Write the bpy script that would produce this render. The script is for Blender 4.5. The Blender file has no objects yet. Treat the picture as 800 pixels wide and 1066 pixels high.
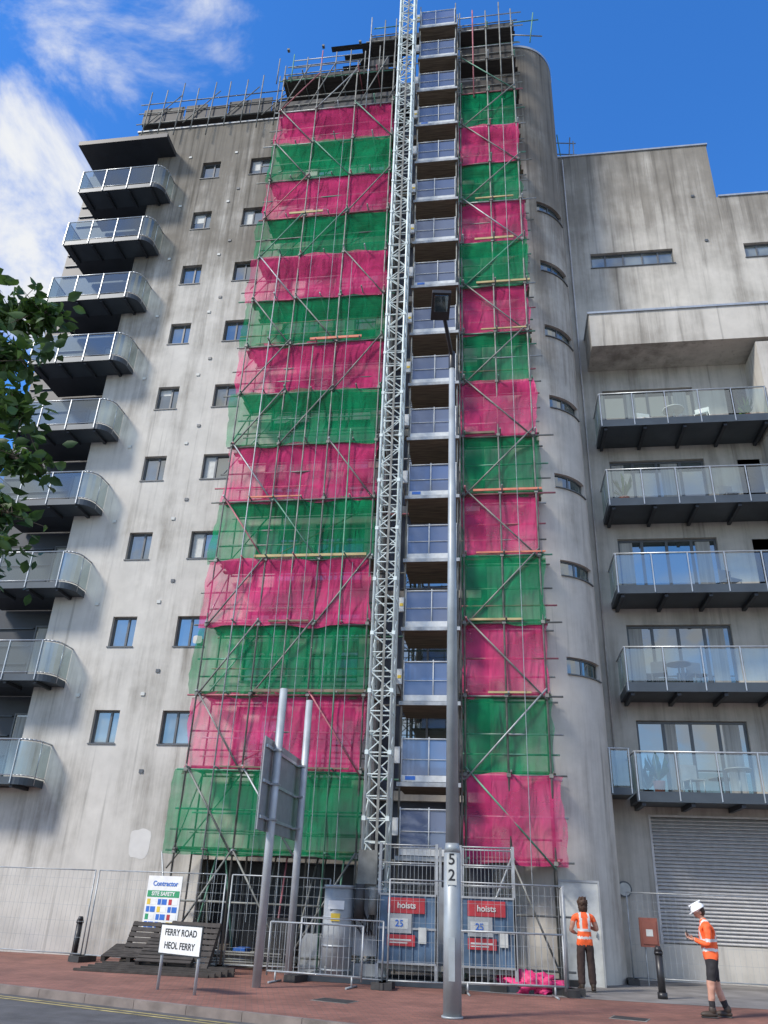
import bpy, math, random
from mathutils import Vector, Matrix, noise
random.seed(7)
sc = bpy.context.scene
sc.view_settings.view_transform = 'Standard'
sc.view_settings.look = 'None'
sc.view_settings.exposure = 0
rad = math.radians
# ------------------------------------------------------------------ materials
def new_mat(name):
    m = bpy.data.materials.new(name); m.use_nodes = True
    nt = m.node_tree; nt.nodes.clear()
    out = nt.nodes.new('ShaderNodeOutputMaterial')
    return m, nt, out
def N(nt, t, **kw):
    n = nt.nodes.new(t)
    for k, v in kw.items():
        if hasattr(n, k): setattr(n, k, v)
    return n
def simple(name, col, rough=0.6, metal=0.0, var=0.12, scale=6.0, bump=0.0, bscale=40, emit=None, stretch=(1,1,1)):
    m, nt, out = new_mat(name)
    b = N(nt, 'ShaderNodeBsdfPrincipled')
    tc = N(nt, 'ShaderNodeTexCoord'); mp = N(nt, 'ShaderNodeMapping'); mp.inputs['Scale'].default_value = stretch
    nt.links.new(tc.outputs['Object'], mp.inputs['Vector'])
    no = N(nt, 'ShaderNodeTexNoise'); no.inputs['Scale'].default_value = scale; no.inputs['Detail'].default_value = 6
    nt.links.new(mp.outputs[0], no.inputs['Vector'])
    r = N(nt, 'ShaderNodeValToRGB')
    r.color_ramp.elements[0].position = 0.3; r.color_ramp.elements[1].position = 0.7
    r.color_ramp.elements[0].color = tuple(c*(1-var) for c in col)+(1,)
    r.color_ramp.elements[1].color = tuple(min(1, c*(1+var)) for c in col)+(1,)
    nt.links.new(no.outputs['Fac'], r.inputs[0]); nt.links.new(r.outputs[0], b.inputs['Base Color'])
    b.inputs['Roughness'].default_value = rough; b.inputs['Metallic'].default_value = metal
    if bump > 0:
        n2 = N(nt, 'ShaderNodeTexNoise'); n2.inputs['Scale'].default_value = bscale; n2.inputs['Detail'].default_value = 4
        nt.links.new(mp.outputs[0], n2.inputs['Vector'])
        bp = N(nt, 'ShaderNodeBump'); bp.inputs['Strength'].default_value = bump; bp.inputs['Distance'].default_value = 0.02
        nt.links.new(n2.outputs['Fac'], bp.inputs['Height']); nt.links.new(bp.outputs[0], b.inputs['Normal'])
    nt.links.new(b.outputs[0], out.inputs[0])
    return m
def concrete(name, base, dark, z0=22.0, z1=33.0, amt=0.75, off=0.0):
    m, nt, out = new_mat(name)
    L = nt.links.new
    b = N(nt, 'ShaderNodeBsdfPrincipled'); b.inputs['Roughness'].default_value = 0.92
    b.inputs['Specular IOR Level'].default_value = 0.2
    tc = N(nt, 'ShaderNodeTexCoord')
    n1 = N(nt, 'ShaderNodeTexNoise'); n1.inputs['Scale'].default_value = 0.33; n1.inputs['Detail'].default_value = 10; n1.inputs['Roughness'].default_value = 0.62
    L(tc.outputs['Object'], n1.inputs['Vector'])
    mp = N(nt, 'ShaderNodeMapping'); mp.inputs['Scale'].default_value = (1.7, 1.7, 0.11)
    L(tc.outputs['Object'], mp.inputs['Vector'])
    n2 = N(nt, 'ShaderNodeTexNoise'); n2.inputs['Scale'].default_value = 1.0; n2.inputs['Detail'].default_value = 9; n2.inputs['Roughness'].default_value = 0.7
    L(mp.outputs[0], n2.inputs['Vector'])
    n3 = N(nt, 'ShaderNodeTexNoise'); n3.inputs['Scale'].default_value = 1.3; n3.inputs['Detail'].default_value = 7; n3.inputs['Roughness'].default_value = 0.6
    L(tc.outputs['Object'], n3.inputs['Vector'])
    sx = N(nt, 'ShaderNodeSeparateXYZ'); L(tc.outputs['Object'], sx.inputs[0])
    mr = N(nt, 'ShaderNodeMapRange', interpolation_type='SMOOTHSTEP'); mr.inputs['From Min'].default_value = z0; mr.inputs['From Max'].default_value = z1
    mr.inputs['To Min'].default_value = off; mr.inputs['To Max'].default_value = 0.46
    L(sx.outputs['Z'], mr.inputs['Value'])
    a = N(nt, 'ShaderNodeMath', operation='ADD'); L(n2.outputs['Fac'], a.inputs[0]); L(mr.outputs[0], a.inputs[1])
    mu = N(nt, 'ShaderNodeMath', operation='MULTIPLY_ADD'); L(n1.outputs['Fac'], mu.inputs[0]); mu.inputs[1].default_value = 0.9; L(a.outputs[0], mu.inputs[2])
    m2 = N(nt, 'ShaderNodeMapRange', interpolation_type='SMOOTHSTEP'); m2.inputs['From Min'].default_value = 0.87; m2.inputs['From Max'].default_value = 1.36
    m2.inputs['To Max'].default_value = amt
    L(mu.outputs[0], m2.inputs['Value'])
    mx = N(nt, 'ShaderNodeMix', data_type='RGBA'); mx.inputs[6].default_value = base+(1,); mx.inputs[7].default_value = dark+(1,)
    L(m2.outputs[0], mx.inputs[0])
    # narrow drip streaks
    mp5 = N(nt, 'ShaderNodeMapping'); mp5.inputs['Scale'].default_value = (5.5, 5.5, 0.16); mp5.inputs['Location'].default_value = (3, 1, 7)
    L(tc.outputs['Object'], mp5.inputs['Vector'])
    n5 = N(nt, 'ShaderNodeTexNoise'); n5.inputs['Scale'].default_value = 1.0; n5.inputs['Detail'].default_value = 4; n5.inputs['Roughness'].default_value = 0.6
    L(mp5.outputs[0], n5.inputs['Vector'])
    a5 = N(nt, 'ShaderNodeMath', operation='MULTIPLY_ADD'); L(mr.outputs[0], a5.inputs[0]); a5.inputs[1].default_value = 0.25; L(n5.outputs['Fac'], a5.inputs[2])
    r5 = N(nt, 'ShaderNodeMapRange', interpolation_type='SMOOTHSTEP'); r5.inputs['From Min'].default_value = 0.56; r5.inputs['From Max'].default_value = 0.80; r5.inputs['To Min'].default_value = 1.0; r5.inputs['To Max'].default_value = 0.60
    L(a5.outputs[0], r5.inputs['Value'])
    r = N(nt, 'ShaderNodeMapRange'); r.inputs['From Min'].default_value = 0.3; r.inputs['From Max'].default_value = 0.7; r.inputs['To Min'].default_value = 0.88; r.inputs['To Max'].default_value = 1.08
    L(n3.outputs['Fac'], r.inputs['Value'])
    mm_ = N(nt, 'ShaderNodeMath', operation='MULTIPLY'); L(r.outputs[0], mm_.inputs[0]); L(r5.outputs[0], mm_.inputs[1])
    hs = N(nt, 'ShaderNodeHueSaturation'); L(mx.outputs[2], hs.inputs['Color']); L(mm_.outputs[0], hs.inputs['Value'])
    L(hs.outputs[0], b.inputs['Base Color'])
    L(b.outputs[0], out.inputs[0])
    return m
def glass(name, col, refl=0.45, rough=0.03):
    m, nt, out = new_mat(name); L = nt.links.new
    d = N(nt, 'ShaderNodeBsdfDiffuse'); g = N(nt, 'ShaderNodeBsdfGlossy'); g.inputs['Roughness'].default_value = rough
    tc = N(nt, 'ShaderNodeTexCoord'); no = N(nt, 'ShaderNodeTexNoise'); no.inputs['Scale'].default_value = 0.9; no.inputs['Detail'].default_value = 2
    L(tc.outputs['Object'], no.inputs['Vector'])
    r = N(nt, 'ShaderNodeValToRGB'); r.color_ramp.elements[0].position = 0.4; r.color_ramp.elements[1].position = 0.6
    r.color_ramp.elements[0].color = tuple(c*0.55 for c in col)+(1,); r.color_ramp.elements[1].color = tuple(c*1.4 for c in col)+(1,)
    L(no.outputs['Fac'], r.inputs[0]); L(r.outputs[0], d.inputs['Color'])
    bp = N(nt, 'ShaderNodeBump'); bp.inputs['Strength'].default_value = 0.15; bp.inputs['Distance'].default_value = 0.03
    L(no.outputs['Fac'], bp.inputs['Height']); L(bp.outputs[0], g.inputs['Normal'])
    g.inputs['Color'].default_value = (0.85, 0.85, 0.80, 1)
    mx = N(nt, 'ShaderNodeMixShader'); mx.inputs[0].default_value = refl
    L(d.outputs[0], mx.inputs[1]); L(g.outputs[0], mx.inputs[2]); L(mx.outputs[0], out.inputs[0])
    return m
def clear_glass(name, tint, t=0.6, dif=(0.35, 0.42, 0.43), dm=0.5):
    m, nt, out = new_mat(name); L = nt.links.new
    tr = N(nt, 'ShaderNodeBsdfTransparent'); tr.inputs[0].default_value = tint+(1,)
    g = N(nt, 'ShaderNodeBsdfGlossy'); g.inputs['Roughness'].default_value = 0.03; g.inputs[0].default_value = (0.9, 0.95, 1, 1)
    d = N(nt, 'ShaderNodeBsdfDiffuse'); d.inputs[0].default_value = dif+(1,)
    m1 = N(nt, 'ShaderNodeMixShader'); m1.inputs[0].default_value = dm
    L(g.outputs[0], m1.inputs[1]); L(d.outputs[0], m1.inputs[2])
    mx = N(nt, 'ShaderNodeMixShader'); mx.inputs[0].default_value = 1-t
    L(tr.outputs[0], mx.inputs[1]); L(m1.outputs[0], mx.inputs[2]); L(mx.outputs[0], out.inputs[0])
    return m
def net(name, col, cover=0.68):
    m, nt, out = new_mat(name); L = nt.links.new
    tc = N(nt, 'ShaderNodeTexCoord')
    mp = N(nt, 'ShaderNodeMapping'); mp.inputs['Scale'].default_value = (0.9, 1.0, 1.6)
    L(tc.outputs['Object'], mp.inputs['Vector'])
    no = N(nt, 'ShaderNodeTexNoise'); no.inputs['Scale'].default_value = 1.1; no.inputs['Detail'].default_value = 3; no.inputs['Roughness'].default_value = 0.5
    L(mp.outputs[0], no.inputs['Vector'])
    r = N(nt, 'ShaderNodeMapRange'); r.inputs['From Min'].default_value = 0.3; r.inputs['From Max'].default_value = 0.7
    r.inputs['To Min'].default_value = cover-0.15; r.inputs['To Max'].default_value = cover+0.15
    L(no.outputs['Fac'], r.inputs['Value'])
    hs = N(nt, 'ShaderNodeHueSaturation'); hs.inputs['Color'].default_value = col+(1,)
    r2 = N(nt, 'ShaderNodeMapRange'); r2.inputs['From Min'].default_value = 0.3; r2.inputs['From Max'].default_value = 0.7
    r2.inputs['To Min'].default_value = 0.72; r2.inputs['To Max'].default_value = 1.2
    n2 = N(nt, 'ShaderNodeTexNoise'); n2.inputs['Scale'].default_value = 0.7; n2.inputs['Detail'].default_value = 3
    L(tc.outputs['Object'], n2.inputs['Vector']); L(n2.outputs['Fac'], r2.inputs['Value']); L(r2.outputs[0], hs.inputs['Value'])
    d = N(nt, 'ShaderNodeBsdfDiffuse'); t = N(nt, 'ShaderNodeBsdfTranslucent')
    L(hs.outputs[0], d.inputs[0]); L(hs.outputs[0], t.inputs[0])
    # soft creases
    mp2 = N(nt, 'ShaderNodeMapping'); mp2.inputs['Rotation'].default_value = (0, rad(30), 0); mp2.inputs['Scale'].default_value = (3.2, 1, 0.9)
    L(tc.outputs['Object'], mp2.inputs['Vector'])
    n3 = N(nt, 'ShaderNodeTexNoise'); n3.inputs['Scale'].default_value = 1.0; n3.inputs['Detail'].default_value = 2; n3.inputs['Distortion'].default_value = 0.8
    L(mp2.outputs[0], n3.inputs['Vector'])
    bp = N(nt, 'ShaderNodeBump'); bp.inputs['Strength'].default_value = 0.8; bp.inputs['Distance'].default_value = 0.16
    L(n3.outputs['Fac'], bp.inputs['Height']); L(bp.outputs[0], d.inputs['Normal'])
    m1 = N(nt, 'ShaderNodeMixShader'); m1.inputs[0].default_value = 0.25; L(d.outputs[0], m1.inputs[1]); L(t.outputs[0], m1.inputs[2])
    tr = N(nt, 'ShaderNodeBsdfTransparent'); mx = N(nt, 'ShaderNodeMixShader')
    L(r.outputs[0], mx.inputs[0]); L(tr.outputs[0], mx.inputs[1]); L(m1.outputs[0], mx.inputs[2]); L(mx.outputs[0], out.inputs[0])
    return m
def brick_mat(name, c1, c2, mortar, bw=0.2, bh=0.1):
    m, nt, out = new_mat(name); L = nt.links.new
    b = N(nt, 'ShaderNodeBsdfPrincipled'); b.inputs['Roughness'].default_value = 0.85
    tc = N(nt, 'ShaderNodeTexCoord'); mp = N(nt, 'ShaderNodeMapping'); mp.inputs['Rotation'].default_value = (0, 0, rad(-17))
    L(tc.outputs['Object'], mp.inputs['Vector'])
    br = N(nt, 'ShaderNodeTexBrick'); br.inputs['Scale'].default_value = 1.0
    br.inputs['Brick Width'].default_value = bw; br.inputs['Row Height'].default_value = bh; br.inputs['Mortar Size'].default_value = 0.006
    br.inputs['Color1'].default_value = c1+(1,); br.inputs['Color2'].default_value = c2+(1,); br.inputs['Mortar'].default_value = mortar+(1,)
    L(mp.outputs[0], br.inputs['Vector'])
    no = N(nt, 'ShaderNodeTexNoise'); no.inputs['Scale'].default_value = 0.8; no.inputs['Detail'].default_value = 8; no.inputs['Roughness'].default_value = 0.7
    L(tc.outputs['Object'], no.inputs['Vector'])
    r = N(nt, 'ShaderNodeMapRange'); r.inputs['From Min'].default_value = 0.3; r.inputs['From Max'].default_value = 0.7; r.inputs['To Min'].default_value = 0.55; r.inputs['To Max'].default_value = 1.2
    L(no.outputs['Fac'], r.inputs['Value'])
    hs = N(nt, 'ShaderNodeHueSaturation'); L(br.outputs[0], hs.inputs['Color']); L(r.outputs[0], hs.inputs['Value'])
    L(hs.outputs[0], b.inputs['Base Color']); L(b.outputs[0], out.inputs[0])
    return m

M = {}
M['conc'] = concrete('stained_concrete', (0.56, 0.54, 0.495), (0.15, 0.135, 0.11), 17, 33, 0.88, 0.01)
M['conc2'] = concrete('pale_concrete', (0.53, 0.505, 0.455), (0.18, 0.165, 0.14), 22, 32, 0.82, 0.05)
M['concc'] = concrete('tower_concrete', (0.55, 0.525, 0.475), (0.16, 0.14, 0.115), 12, 34, 0.88, 0.03)
M['patch'] = simple('repair_render', (0.60, 0.59, 0.56), 0.9, 0, 0.06, 3)
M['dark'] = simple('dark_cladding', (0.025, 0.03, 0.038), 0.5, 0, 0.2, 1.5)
M['steel_dk'] = simple('dark_steel', (0.055, 0.07, 0.085), 0.45, 0.2, 0.15, 2)
M['frame'] = simple('window_frame', (0.10, 0.11, 0.12), 0.4)
M['alum'] = simple('aluminium', (0.42, 0.45, 0.47), 0.35, 0.5)
M['galv'] = simple('galvanised_steel', (0.34, 0.36, 0.37), 0.5, 0.35, 0.25, 5)
M['galvd'] = simple('scaffold_tube', (0.19, 0.195, 0.18), 0.6, 0.2, 0.45, 3)
M['tube_g'] = simple('scaffold_tube_green', (0.10, 0.24, 0.17), 0.6, 0.1, 0.35, 3)
M['tube_p'] = simple('scaffold_tube_red', (0.36, 0.12, 0.14), 0.6, 0.1, 0.35, 3)
M['mast'] = simple('mast_paint', (0.60, 0.67, 0.65), 0.45, 0.1, 0.15, 5)
M['win'] = [glass('window_glass_a', (0.07, 0.09, 0.09), 0.28), glass('window_glass_b', (0.15, 0.17, 0.16), 0.24), glass('window_glass_c', (0.04, 0.055, 0.055), 0.34)]
M['blind'] = simple('window_blind', (0.5, 0.52, 0.5), 0.6)
M['curt'] = simple('curtain', (0.36, 0.36, 0.34), 0.8, 0, 0.25, 3, stretch=(6, 6, 0.2))
M['rail_glass'] = clear_glass('balustrade_glass', (0.72, 0.84, 0.82), 0.72, (.35,.4,.38), .5)
M['rail_glass2'] = clear_glass('balustrade_glass_blue', (0.52, 0.63, 0.66), 0.68, (0.12, 0.16, 0.17), 0.6)
M['net_g'] = net('green_debris_net', (0.010, 0.30, 0.125), 0.53)
M['net_p'] = net('pink_debris_net', (0.84, 0.07, 0.25), 0.50)
M['board'] = simple('scaffold_board', (0.17, 0.135, 0.095), 0.85, 0, 0.45, 4, stretch=(0.4, 6, 1))
M['board_dk'] = simple('weathered_board', (0.05, 0.045, 0.04), 0.9, 0, 0.4, 4, stretch=(0.4, 6, 1))
M['board_y'] = simple('new_timber', (0.42, 0.34, 0.17), 0.8, 0, 0.3, 4, stretch=(0.4, 6, 1))
M['board_o'] = simple('orange_toe_board', (0.58, 0.19, 0.12), 0.7, 0, 0.2, 4)
M['shaft_shade'] = simple('shaded_shaft_wall', (0.085, 0.095, 0.12), 0.7, 0, 0.5, 0.9)  # shade on the wall behind the hoist, put into its base colour
M['gate'] = clear_glass('gate_mesh_blue', (0.35, 0.42, 0.58), 0.25, (0.15, 0.19, 0.30), 0.9)
M['white'] = simple('white_paint', (0.72, 0.72, 0.70), 0.5, 0, 0.08)
M['gwhite'] = simple('galvanised_white', (0.55, 0.57, 0.57), 0.5, 0.1, 0.15)
M['black'] = simple('black_paint', (0.02, 0.02, 0.022), 0.4)
M['rubber'] = simple('dark_plastic', (0.035, 0.035, 0.035), 0.6, 0, 0.3)
M['asphalt'] = simple('asphalt', (0.09, 0.09, 0.092), 0.9, 0, 0.25, 3, 0.5, 120)
M['paveg'] = simple('grey_paving', (0.20, 0.19, 0.18), 0.9, 0, 0.3, 1.5, 0.3, 60)
M['brick'] = brick_mat('red_block_paving', (0.29, 0.125, 0.09), (0.22, 0.095, 0.07), (0.12, 0.095, 0.08))
M['kerb'] = simple('kerb_stone', (0.20, 0.165, 0.145), 0.85, 0, 0.3, 3)
M['yellow'] = simple('yellow_line', (0.36, 0.30, 0.12), 0.8, 0, 0.5, 6)
M['earth'] = simple('ground', (0.16, 0.16, 0.14), 0.95, 0, 0.3, 0.3)
M['blue'] = simple('blue_hoist_panel', (0.07, 0.125, 0.20), 0.55, 0.1, 0.4, 2.5)
M['red'] = simple('red_paint', (0.38, 0.03, 0.04), 0.5, 0, .3, 3)
M['lip'] = simple('lip_skin', (0.36, 0.15, 0.12), 0.5)
M['redbrown'] = simple('red_brown_box', (0.24, 0.08, 0.055), 0.6)
M['green'] = simple('green_paint', (0.03, 0.28, 0.12), 0.5)
M['yel'] = simple('yellow_paint', (0.65, 0.46, 0.05), 0.5)
M['bluep'] = simple('blue_print', (0.03, 0.14, 0.5), 0.5)
M['grey'] = simple('grey_paint', (0.33, 0.35, 0.36), 0.5, 0.1, 0.2, 3)
M['signback'] = simple('sign_back', (0.27, 0.29, 0.30), 0.5, 0.3)
M['post'] = simple('post_grey', (0.40, 0.43, 0.45), 0.5, 0.3, 0.15, 3)
M['lamp'] = simple('lamp_column', (0.33, 0.36, 0.37), 0.5, 0.3, 0.22, 2.0)
M['pinktarp'] = simple('pink_sheet', (0.70, 0.04, 0.18), 0.6, 0, 0.3, 6)
M['wood_dk'] = simple('dark_wood', (0.05, 0.043, 0.038), 0.85, 0, 0.35)
M['louvre'] = simple('louvre_paint', (0.52, 0.51, 0.50), 0.5)
M['bark'] = simple('bark', (0.09, 0.07, 0.05), 0.9, 0, 0.4, 12, 0.6, 30)
M['hivis'] = simple('hivis_orange', (0.90, 0.13, 0.03), 0.7, 0, 0.15, 12)
M['refl'] = simple('reflective_tape', (0.62, 0.64, 0.62), 0.4)
M['cloth'] = simple('dark_cloth', (0.025, 0.024, 0.026), 0.9, 0, 0.3, 12)
M['cloth_br'] = simple('brown_cloth', (0.045, 0.028, 0.024), 0.9, 0, 0.3, 12)
M['skin'] = simple('skin', (0.50, 0.27, 0.19), 0.5, 0, 0.06)
M['hair'] = simple('hair', (0.045, 0.022, 0.012), 0.7, 0, 0.5, 40)
M['hat'] = simple('hard_hat', (0.8, 0.8, 0.8), 0.3, 0, 0.03)
M['boot'] = simple('boot_leather', (0.05, 0.035, 0.025), 0.6)
def leafmat():
    m, nt, out = new_mat('leaf'); L = nt.links.new
    oi = N(nt, 'ShaderNodeTexCoord'); no = N(nt, 'ShaderNodeTexNoise'); no.inputs['Scale'].default_value = 5; L(oi.outputs['Object'], no.inputs['Vector'])
    r = N(nt, 'ShaderNodeValToRGB'); r.color_ramp.elements[0].position = 0.35; r.color_ramp.elements[1].position = 0.65
    r.color_ramp.elements[0].color = (0.022, 0.06, 0.015, 1); r.color_ramp.elements[1].color = (0.08, 0.15, 0.03, 1)
    L(no.outputs['Fac'], r.inputs[0])
    d = N(nt, 'ShaderNodeBsdfPrincipled'); d.inputs['Roughness'].default_value = 0.5; L(r.outputs[0], d.inputs['Base Color'])
    t = N(nt, 'ShaderNodeBsdfTranslucent'); L(r.outputs[0], t.inputs[0])
    mx = N(nt, 'ShaderNodeMixShader'); mx.inputs[0].default_value = 0.35; L(d.outputs[0], mx.inputs[1]); L(t.outputs[0], mx.inputs[2]); L(mx.outputs[0], out.inputs[0])
    return m
M['leaf'] = leafmat()

# ------------------------------------------------------------------ mesh builder
def empty(name, loc=(0, 0, 0)):
    e = bpy.data.objects.new(name, None); sc.collection.objects.link(e); e.location = loc; return e
class MB:
    def __init__(s): s.v = []; s.f = []; s.m = []; s.mats = []; s.sm = []
    def mi(s, mat):
        if mat not in s.mats: s.mats.append(mat)
        return s.mats.index(mat)
    def poly(s, pts, mat, smooth=False):
        n = len(s.v); s.v += [tuple(p) for p in pts]; s.f.append(tuple(range(n, n+len(pts)))); s.m.append(s.mi(mat)); s.sm.append(smooth)
    def box(s, x0, x1, y0, y1, z0, z1, mat, T=None):
        n = len(s.v)
        P = [(x0,y0,z0),(x1,y0,z0),(x1,y1,z0),(x0,y1,z0),(x0,y0,z1),(x1,y0,z1),(x1,y1,z1),(x0,y1,z1)]
        if T is not None: P = [tuple(T @ Vector(p)) for p in P]
        s.v += P
        for q in ((0,3,2,1),(4,5,6,7),(0,1,5,4),(1,2,6,5),(2,3,7,6),(3,0,4,7)):
            s.f.append(tuple(n+i for i in q)); s.m.append(s.mi(mat)); s.sm.append(False)
    def tube(s, a, b, r, mat, n=6, r2=None, cap=True):
        a = Vector(a); b = Vector(b); d = b-a
        if d.length < 1e-6: return
        if r2 is None: r2 = r
        q = d.to_track_quat('Z', 'Y'); k = len(s.v)
        for i in range(n):
            an = 2*math.pi*i/n; o = q @ Vector((math.cos(an), math.sin(an), 0))
            s.v.append(tuple(a+o*r)); s.v.append(tuple(b+o*r2))
        for i in range(n):
            j = (i+1) % n
            s.f.append((k+2*i, k+2*j, k+2*j+1, k+2*i+1)); s.m.append(s.mi(mat)); s.sm.append(n > 5)
        if cap:
            s.f.append(tuple(k+2*i for i in reversed(range(n)))); s.m.append(s.mi(mat)); s.sm.append(False)
            s.f.append(tuple(k+2*i+1 for i in range(n))); s.m.append(s.mi(mat)); s.sm.append(False)
    def ball(s, c, r, mat, nu=16, nv=10, fn=None):
        c = Vector(c); k = len(s.v)
        if not hasattr(r, '__len__'): r = (r, r, r)
        for j in range(nv+1):
            ph = math.pi*j/nv
            for i in range(nu):
                th = 2*math.pi*i/nu
                p = Vector((math.sin(ph)*math.cos(th), math.sin(ph)*math.sin(th), math.cos(ph)))
                sc_ = fn(p) if fn else 1.0
                s.v.append((c.x+p.x*r[0]*sc_, c.y+p.y*r[1]*sc_, c.z+p.z*r[2]*sc_))
        for j in range(nv):
            for i in range(nu):
                i2 = (i+1) % nu
                s.f.append((k+j*nu+i, k+(j+1)*nu+i, k+(j+1)*nu+i2, k+j*nu+i2)); s.m.append(s.mi(mat)); s.sm.append(True)
    def done(s, name, parent=None, bevel=0):
        me = bpy.data.meshes.new(name); me.from_pydata(s.v, [], s.f)
        for m in s.mats: me.materials.append(m)
        me.polygons.foreach_set('material_index', s.m); me.polygons.foreach_set('use_smooth', s.sm); me.update()
        o = bpy.data.objects.new(name, me); sc.collection.objects.link(o)
        if parent: o.parent = parent
        if bevel:
            md = o.modifiers.new('bevel', 'BEVEL'); md.width = bevel; md.segments = 2; md.limit_method = 'ANGLE'
        return o
def holed(mb, s0, s1, z0, z1, holes, fmap, depth, mat, step=None, zstep=None):
    cs = {s0, s1}; cz = {z0, z1}
    for h in holes: cs |= {h[0], h[1]}; cz |= {h[2], h[3]}
    if step:
        n = int((s1-s0)/step)
        for i in range(1, n): cs.add(s0+(s1-s0)*i/n)
    cs = sorted(c for c in cs if s0 <= c <= s1); cz = sorted(c for c in cz if z0 <= c <= z1)
    for i in range(len(cs)-1):
        for j in range(len(cz)-1):
            a, b, c, d = cs[i], cs[i+1], cz[j], cz[j+1]
            if b-a < 1e-6 or d-c < 1e-6: continue
            ms, mz = (a+b)/2, (c+d)/2
            if any(h[0] < ms < h[1] and h[2] < mz < h[3] for h in holes): continue
            mb.poly([fmap(a,c,0), fmap(b,c,0), fmap(b,d,0), fmap(a,d,0)], mat)
    for h in holes:
        ss = [c for c in cs if h[0] <= c <= h[1]]
        for i in range(len(ss)-1):
            for z in (h[2], h[3]):
                mb.poly([fmap(ss[i],z,0), fmap(ss[i+1],z,0), fmap(ss[i+1],z,depth), fmap(ss[i],z,depth)], mat)
        for s_ in (h[0], h[1]):
            mb.poly([fmap(s_,h[2],0), fmap(s_,h[3],0), fmap(s_,h[3],depth), fmap(s_,h[2],depth)], mat)
def window(mb, x0, x1, z0, z1, y, kind=0, mull=(0.6,), blind=0.0, fw=0.05, sill=True):
    mb.box(x0, x1, y, y+0.05, z0, z0+fw, M['frame']); mb.box(x0, x1, y, y+0.05, z1-fw, z1, M['frame'])
    mb.box(x0, x0+fw, y, y+0.05, z0+fw, z1-fw, M['frame']); mb.box(x1-fw, x1, y, y+0.05, z0+fw, z1-fw, M['frame'])
    for u in mull:
        xm = x0+(x1-x0)*u; mb.box(xm-fw*0.6, xm+fw*0.6, y-0.004, y+0.05, z0+fw, z1-fw, M['frame'])
    mb.poly([(x0,y+0.035,z0),(x1,y+0.035,z0),(x1,y+0.035,z1),(x0,y+0.035,z1)], M['win'][kind])
    if blind > 0:
        zb = z1-(z1-z0)*blind
        xr = x0+(x1-x0)*mull[0]-fw*0.6 if mull else x1-fw
        mb.poly([(x0+fw,y+0.030,zb),(xr,y+0.030,zb),(xr,y+0.030,z1-fw),(x0+fw,y+0.030,z1-fw)], M['blind'])
    if sill: mb.box(x0-0.03, x1+0.03, y-0.16, y+0.0, z0-0.035, z0-0.002, M['frame'])

# ------------------------------------------------------------------ building
B = empty('apartment_building')
YL = 22.2; FL = [4.28+2.9*k for k in range(9)]
wl = MB(); wn = MB()
holes = []
for k in range(9):
    zc = 5.87+2.904*k
    holes.append((-11.97, -11.17, zc-0.48, zc+0.48)); holes.append((-9.84, -8.88, zc-0.48, zc+0.48))
    window(wn, -11.97, -11.17, zc-0.48, zc+0.48, YL+0.13, random.choice([0,1,2]), (0.62,), random.choice([0,0,0.3,0.5]))
    window(wn, -9.84, -8.88, zc-0.48, zc+0.48, YL+0.13, random.choice([0,1,2]), (0.45,), random.choice([0,0,0.6,0.9]))
    z = 4.28+2.9*k
    for (a, b, t) in ((-7.6, -6.2, 2.2), (-5.7, -4.1, 2.2)):
        holes.append((a, b, z+0.05, z+t)); window(wn, a, b, z+0.05, z+t, YL+0.13, random.choice([1,1,2]), (0.5,), random.choice([0,0.6,0.95]))
holes.append((-8.1, -3.9, 0.05, 2.4))
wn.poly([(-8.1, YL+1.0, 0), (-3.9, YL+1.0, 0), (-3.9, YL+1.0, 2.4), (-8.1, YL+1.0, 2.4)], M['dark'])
for x_ in (-7.2, -6.1, -5.0): wn.box(x_, x_+.08, YL+.5, YL+.58, 0.01, 2.4, M['steel_dk'])
f = lambda s, z, d: (s, YL+d, z)
holed(wl, -14.1, -3.5, 0.0, 31.9, holes, f, 0.18, M['conc'])
wl.poly([(-15.3, YL, 30.4), (-14.1, YL, 30.4), (-14.1, YL, 31.9), (-15.3, YL, 31.9)], M['conc'])
wl.poly([(-18.2, YL, 0), (-14.1, YL, 0), (-14.1, YL, 4.1), (-18.2, YL, 4.1)], M['conc'])
wl.poly([(-18.2, YL, 4.1), (-14.1, YL, 4.1), (-14.1, 23.5, 4.1), (-18.2, 23.5, 4.1)], M['conc'])
wl.poly([(-14.1, YL, 4.1), (-14.1, 23.5, 4.1), (-14.1, 23.5, 31.9), (-14.1, YL, 31.9)], M['conc'])
wl.poly([(-15.3, YL, 31.9), (-0.3, YL, 31.9), (-0.3, 36, 31.9), (-15.3, 36, 31.9)], M['dark'])
wl.poly([(-3.5, YL, 0), (-3.5, 22.7, 0), (-3.5, 22.7, 31.9), (-3.5, YL, 31.9)], M['conc'])
wl.box(-15.35, -8.5, YL-0.05, YL+0.25, 31.9, 31.98, M['galv'])
wl.box(-18.2, -3.5, 23.8, 36, 0, 31.7, M['conc'])
def patch(cx_, cz_, rx, rz, seed):
    P = []
    for i in range(26):
        a = 2*math.pi*i/26; q = (abs(math.cos(a))**4+abs(math.sin(a))**4)**-.25*(1+.18*noise.noise((math.cos(a)*1.5, math.sin(a)*1.5, seed)))
        P.append((cx_+rx*q*math.cos(a), YL-.004, cz_+rz*q*math.sin(a)))
    wl.poly(P, M['patch'])
patch(-9.9, 2.75, .3, .36, 3); patch(-9.1, 8.5, .15, .12, 8)
wl.done('tower_wall', B)
for k in range(9):
    z = 4.28+2.9*k
    for x, zz in ((-10.55, 2.55), (-12.6, 2.5), (-10.2, 0.35)):
        wn.box(x-0.06, x+0.06, YL-0.03, YL+0.01, z+zz-0.05, z+zz+0.05, M['blind'] if zz > 1 else M['frame'])
wn.done('tower_windows', B)
dk = MB()
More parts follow.
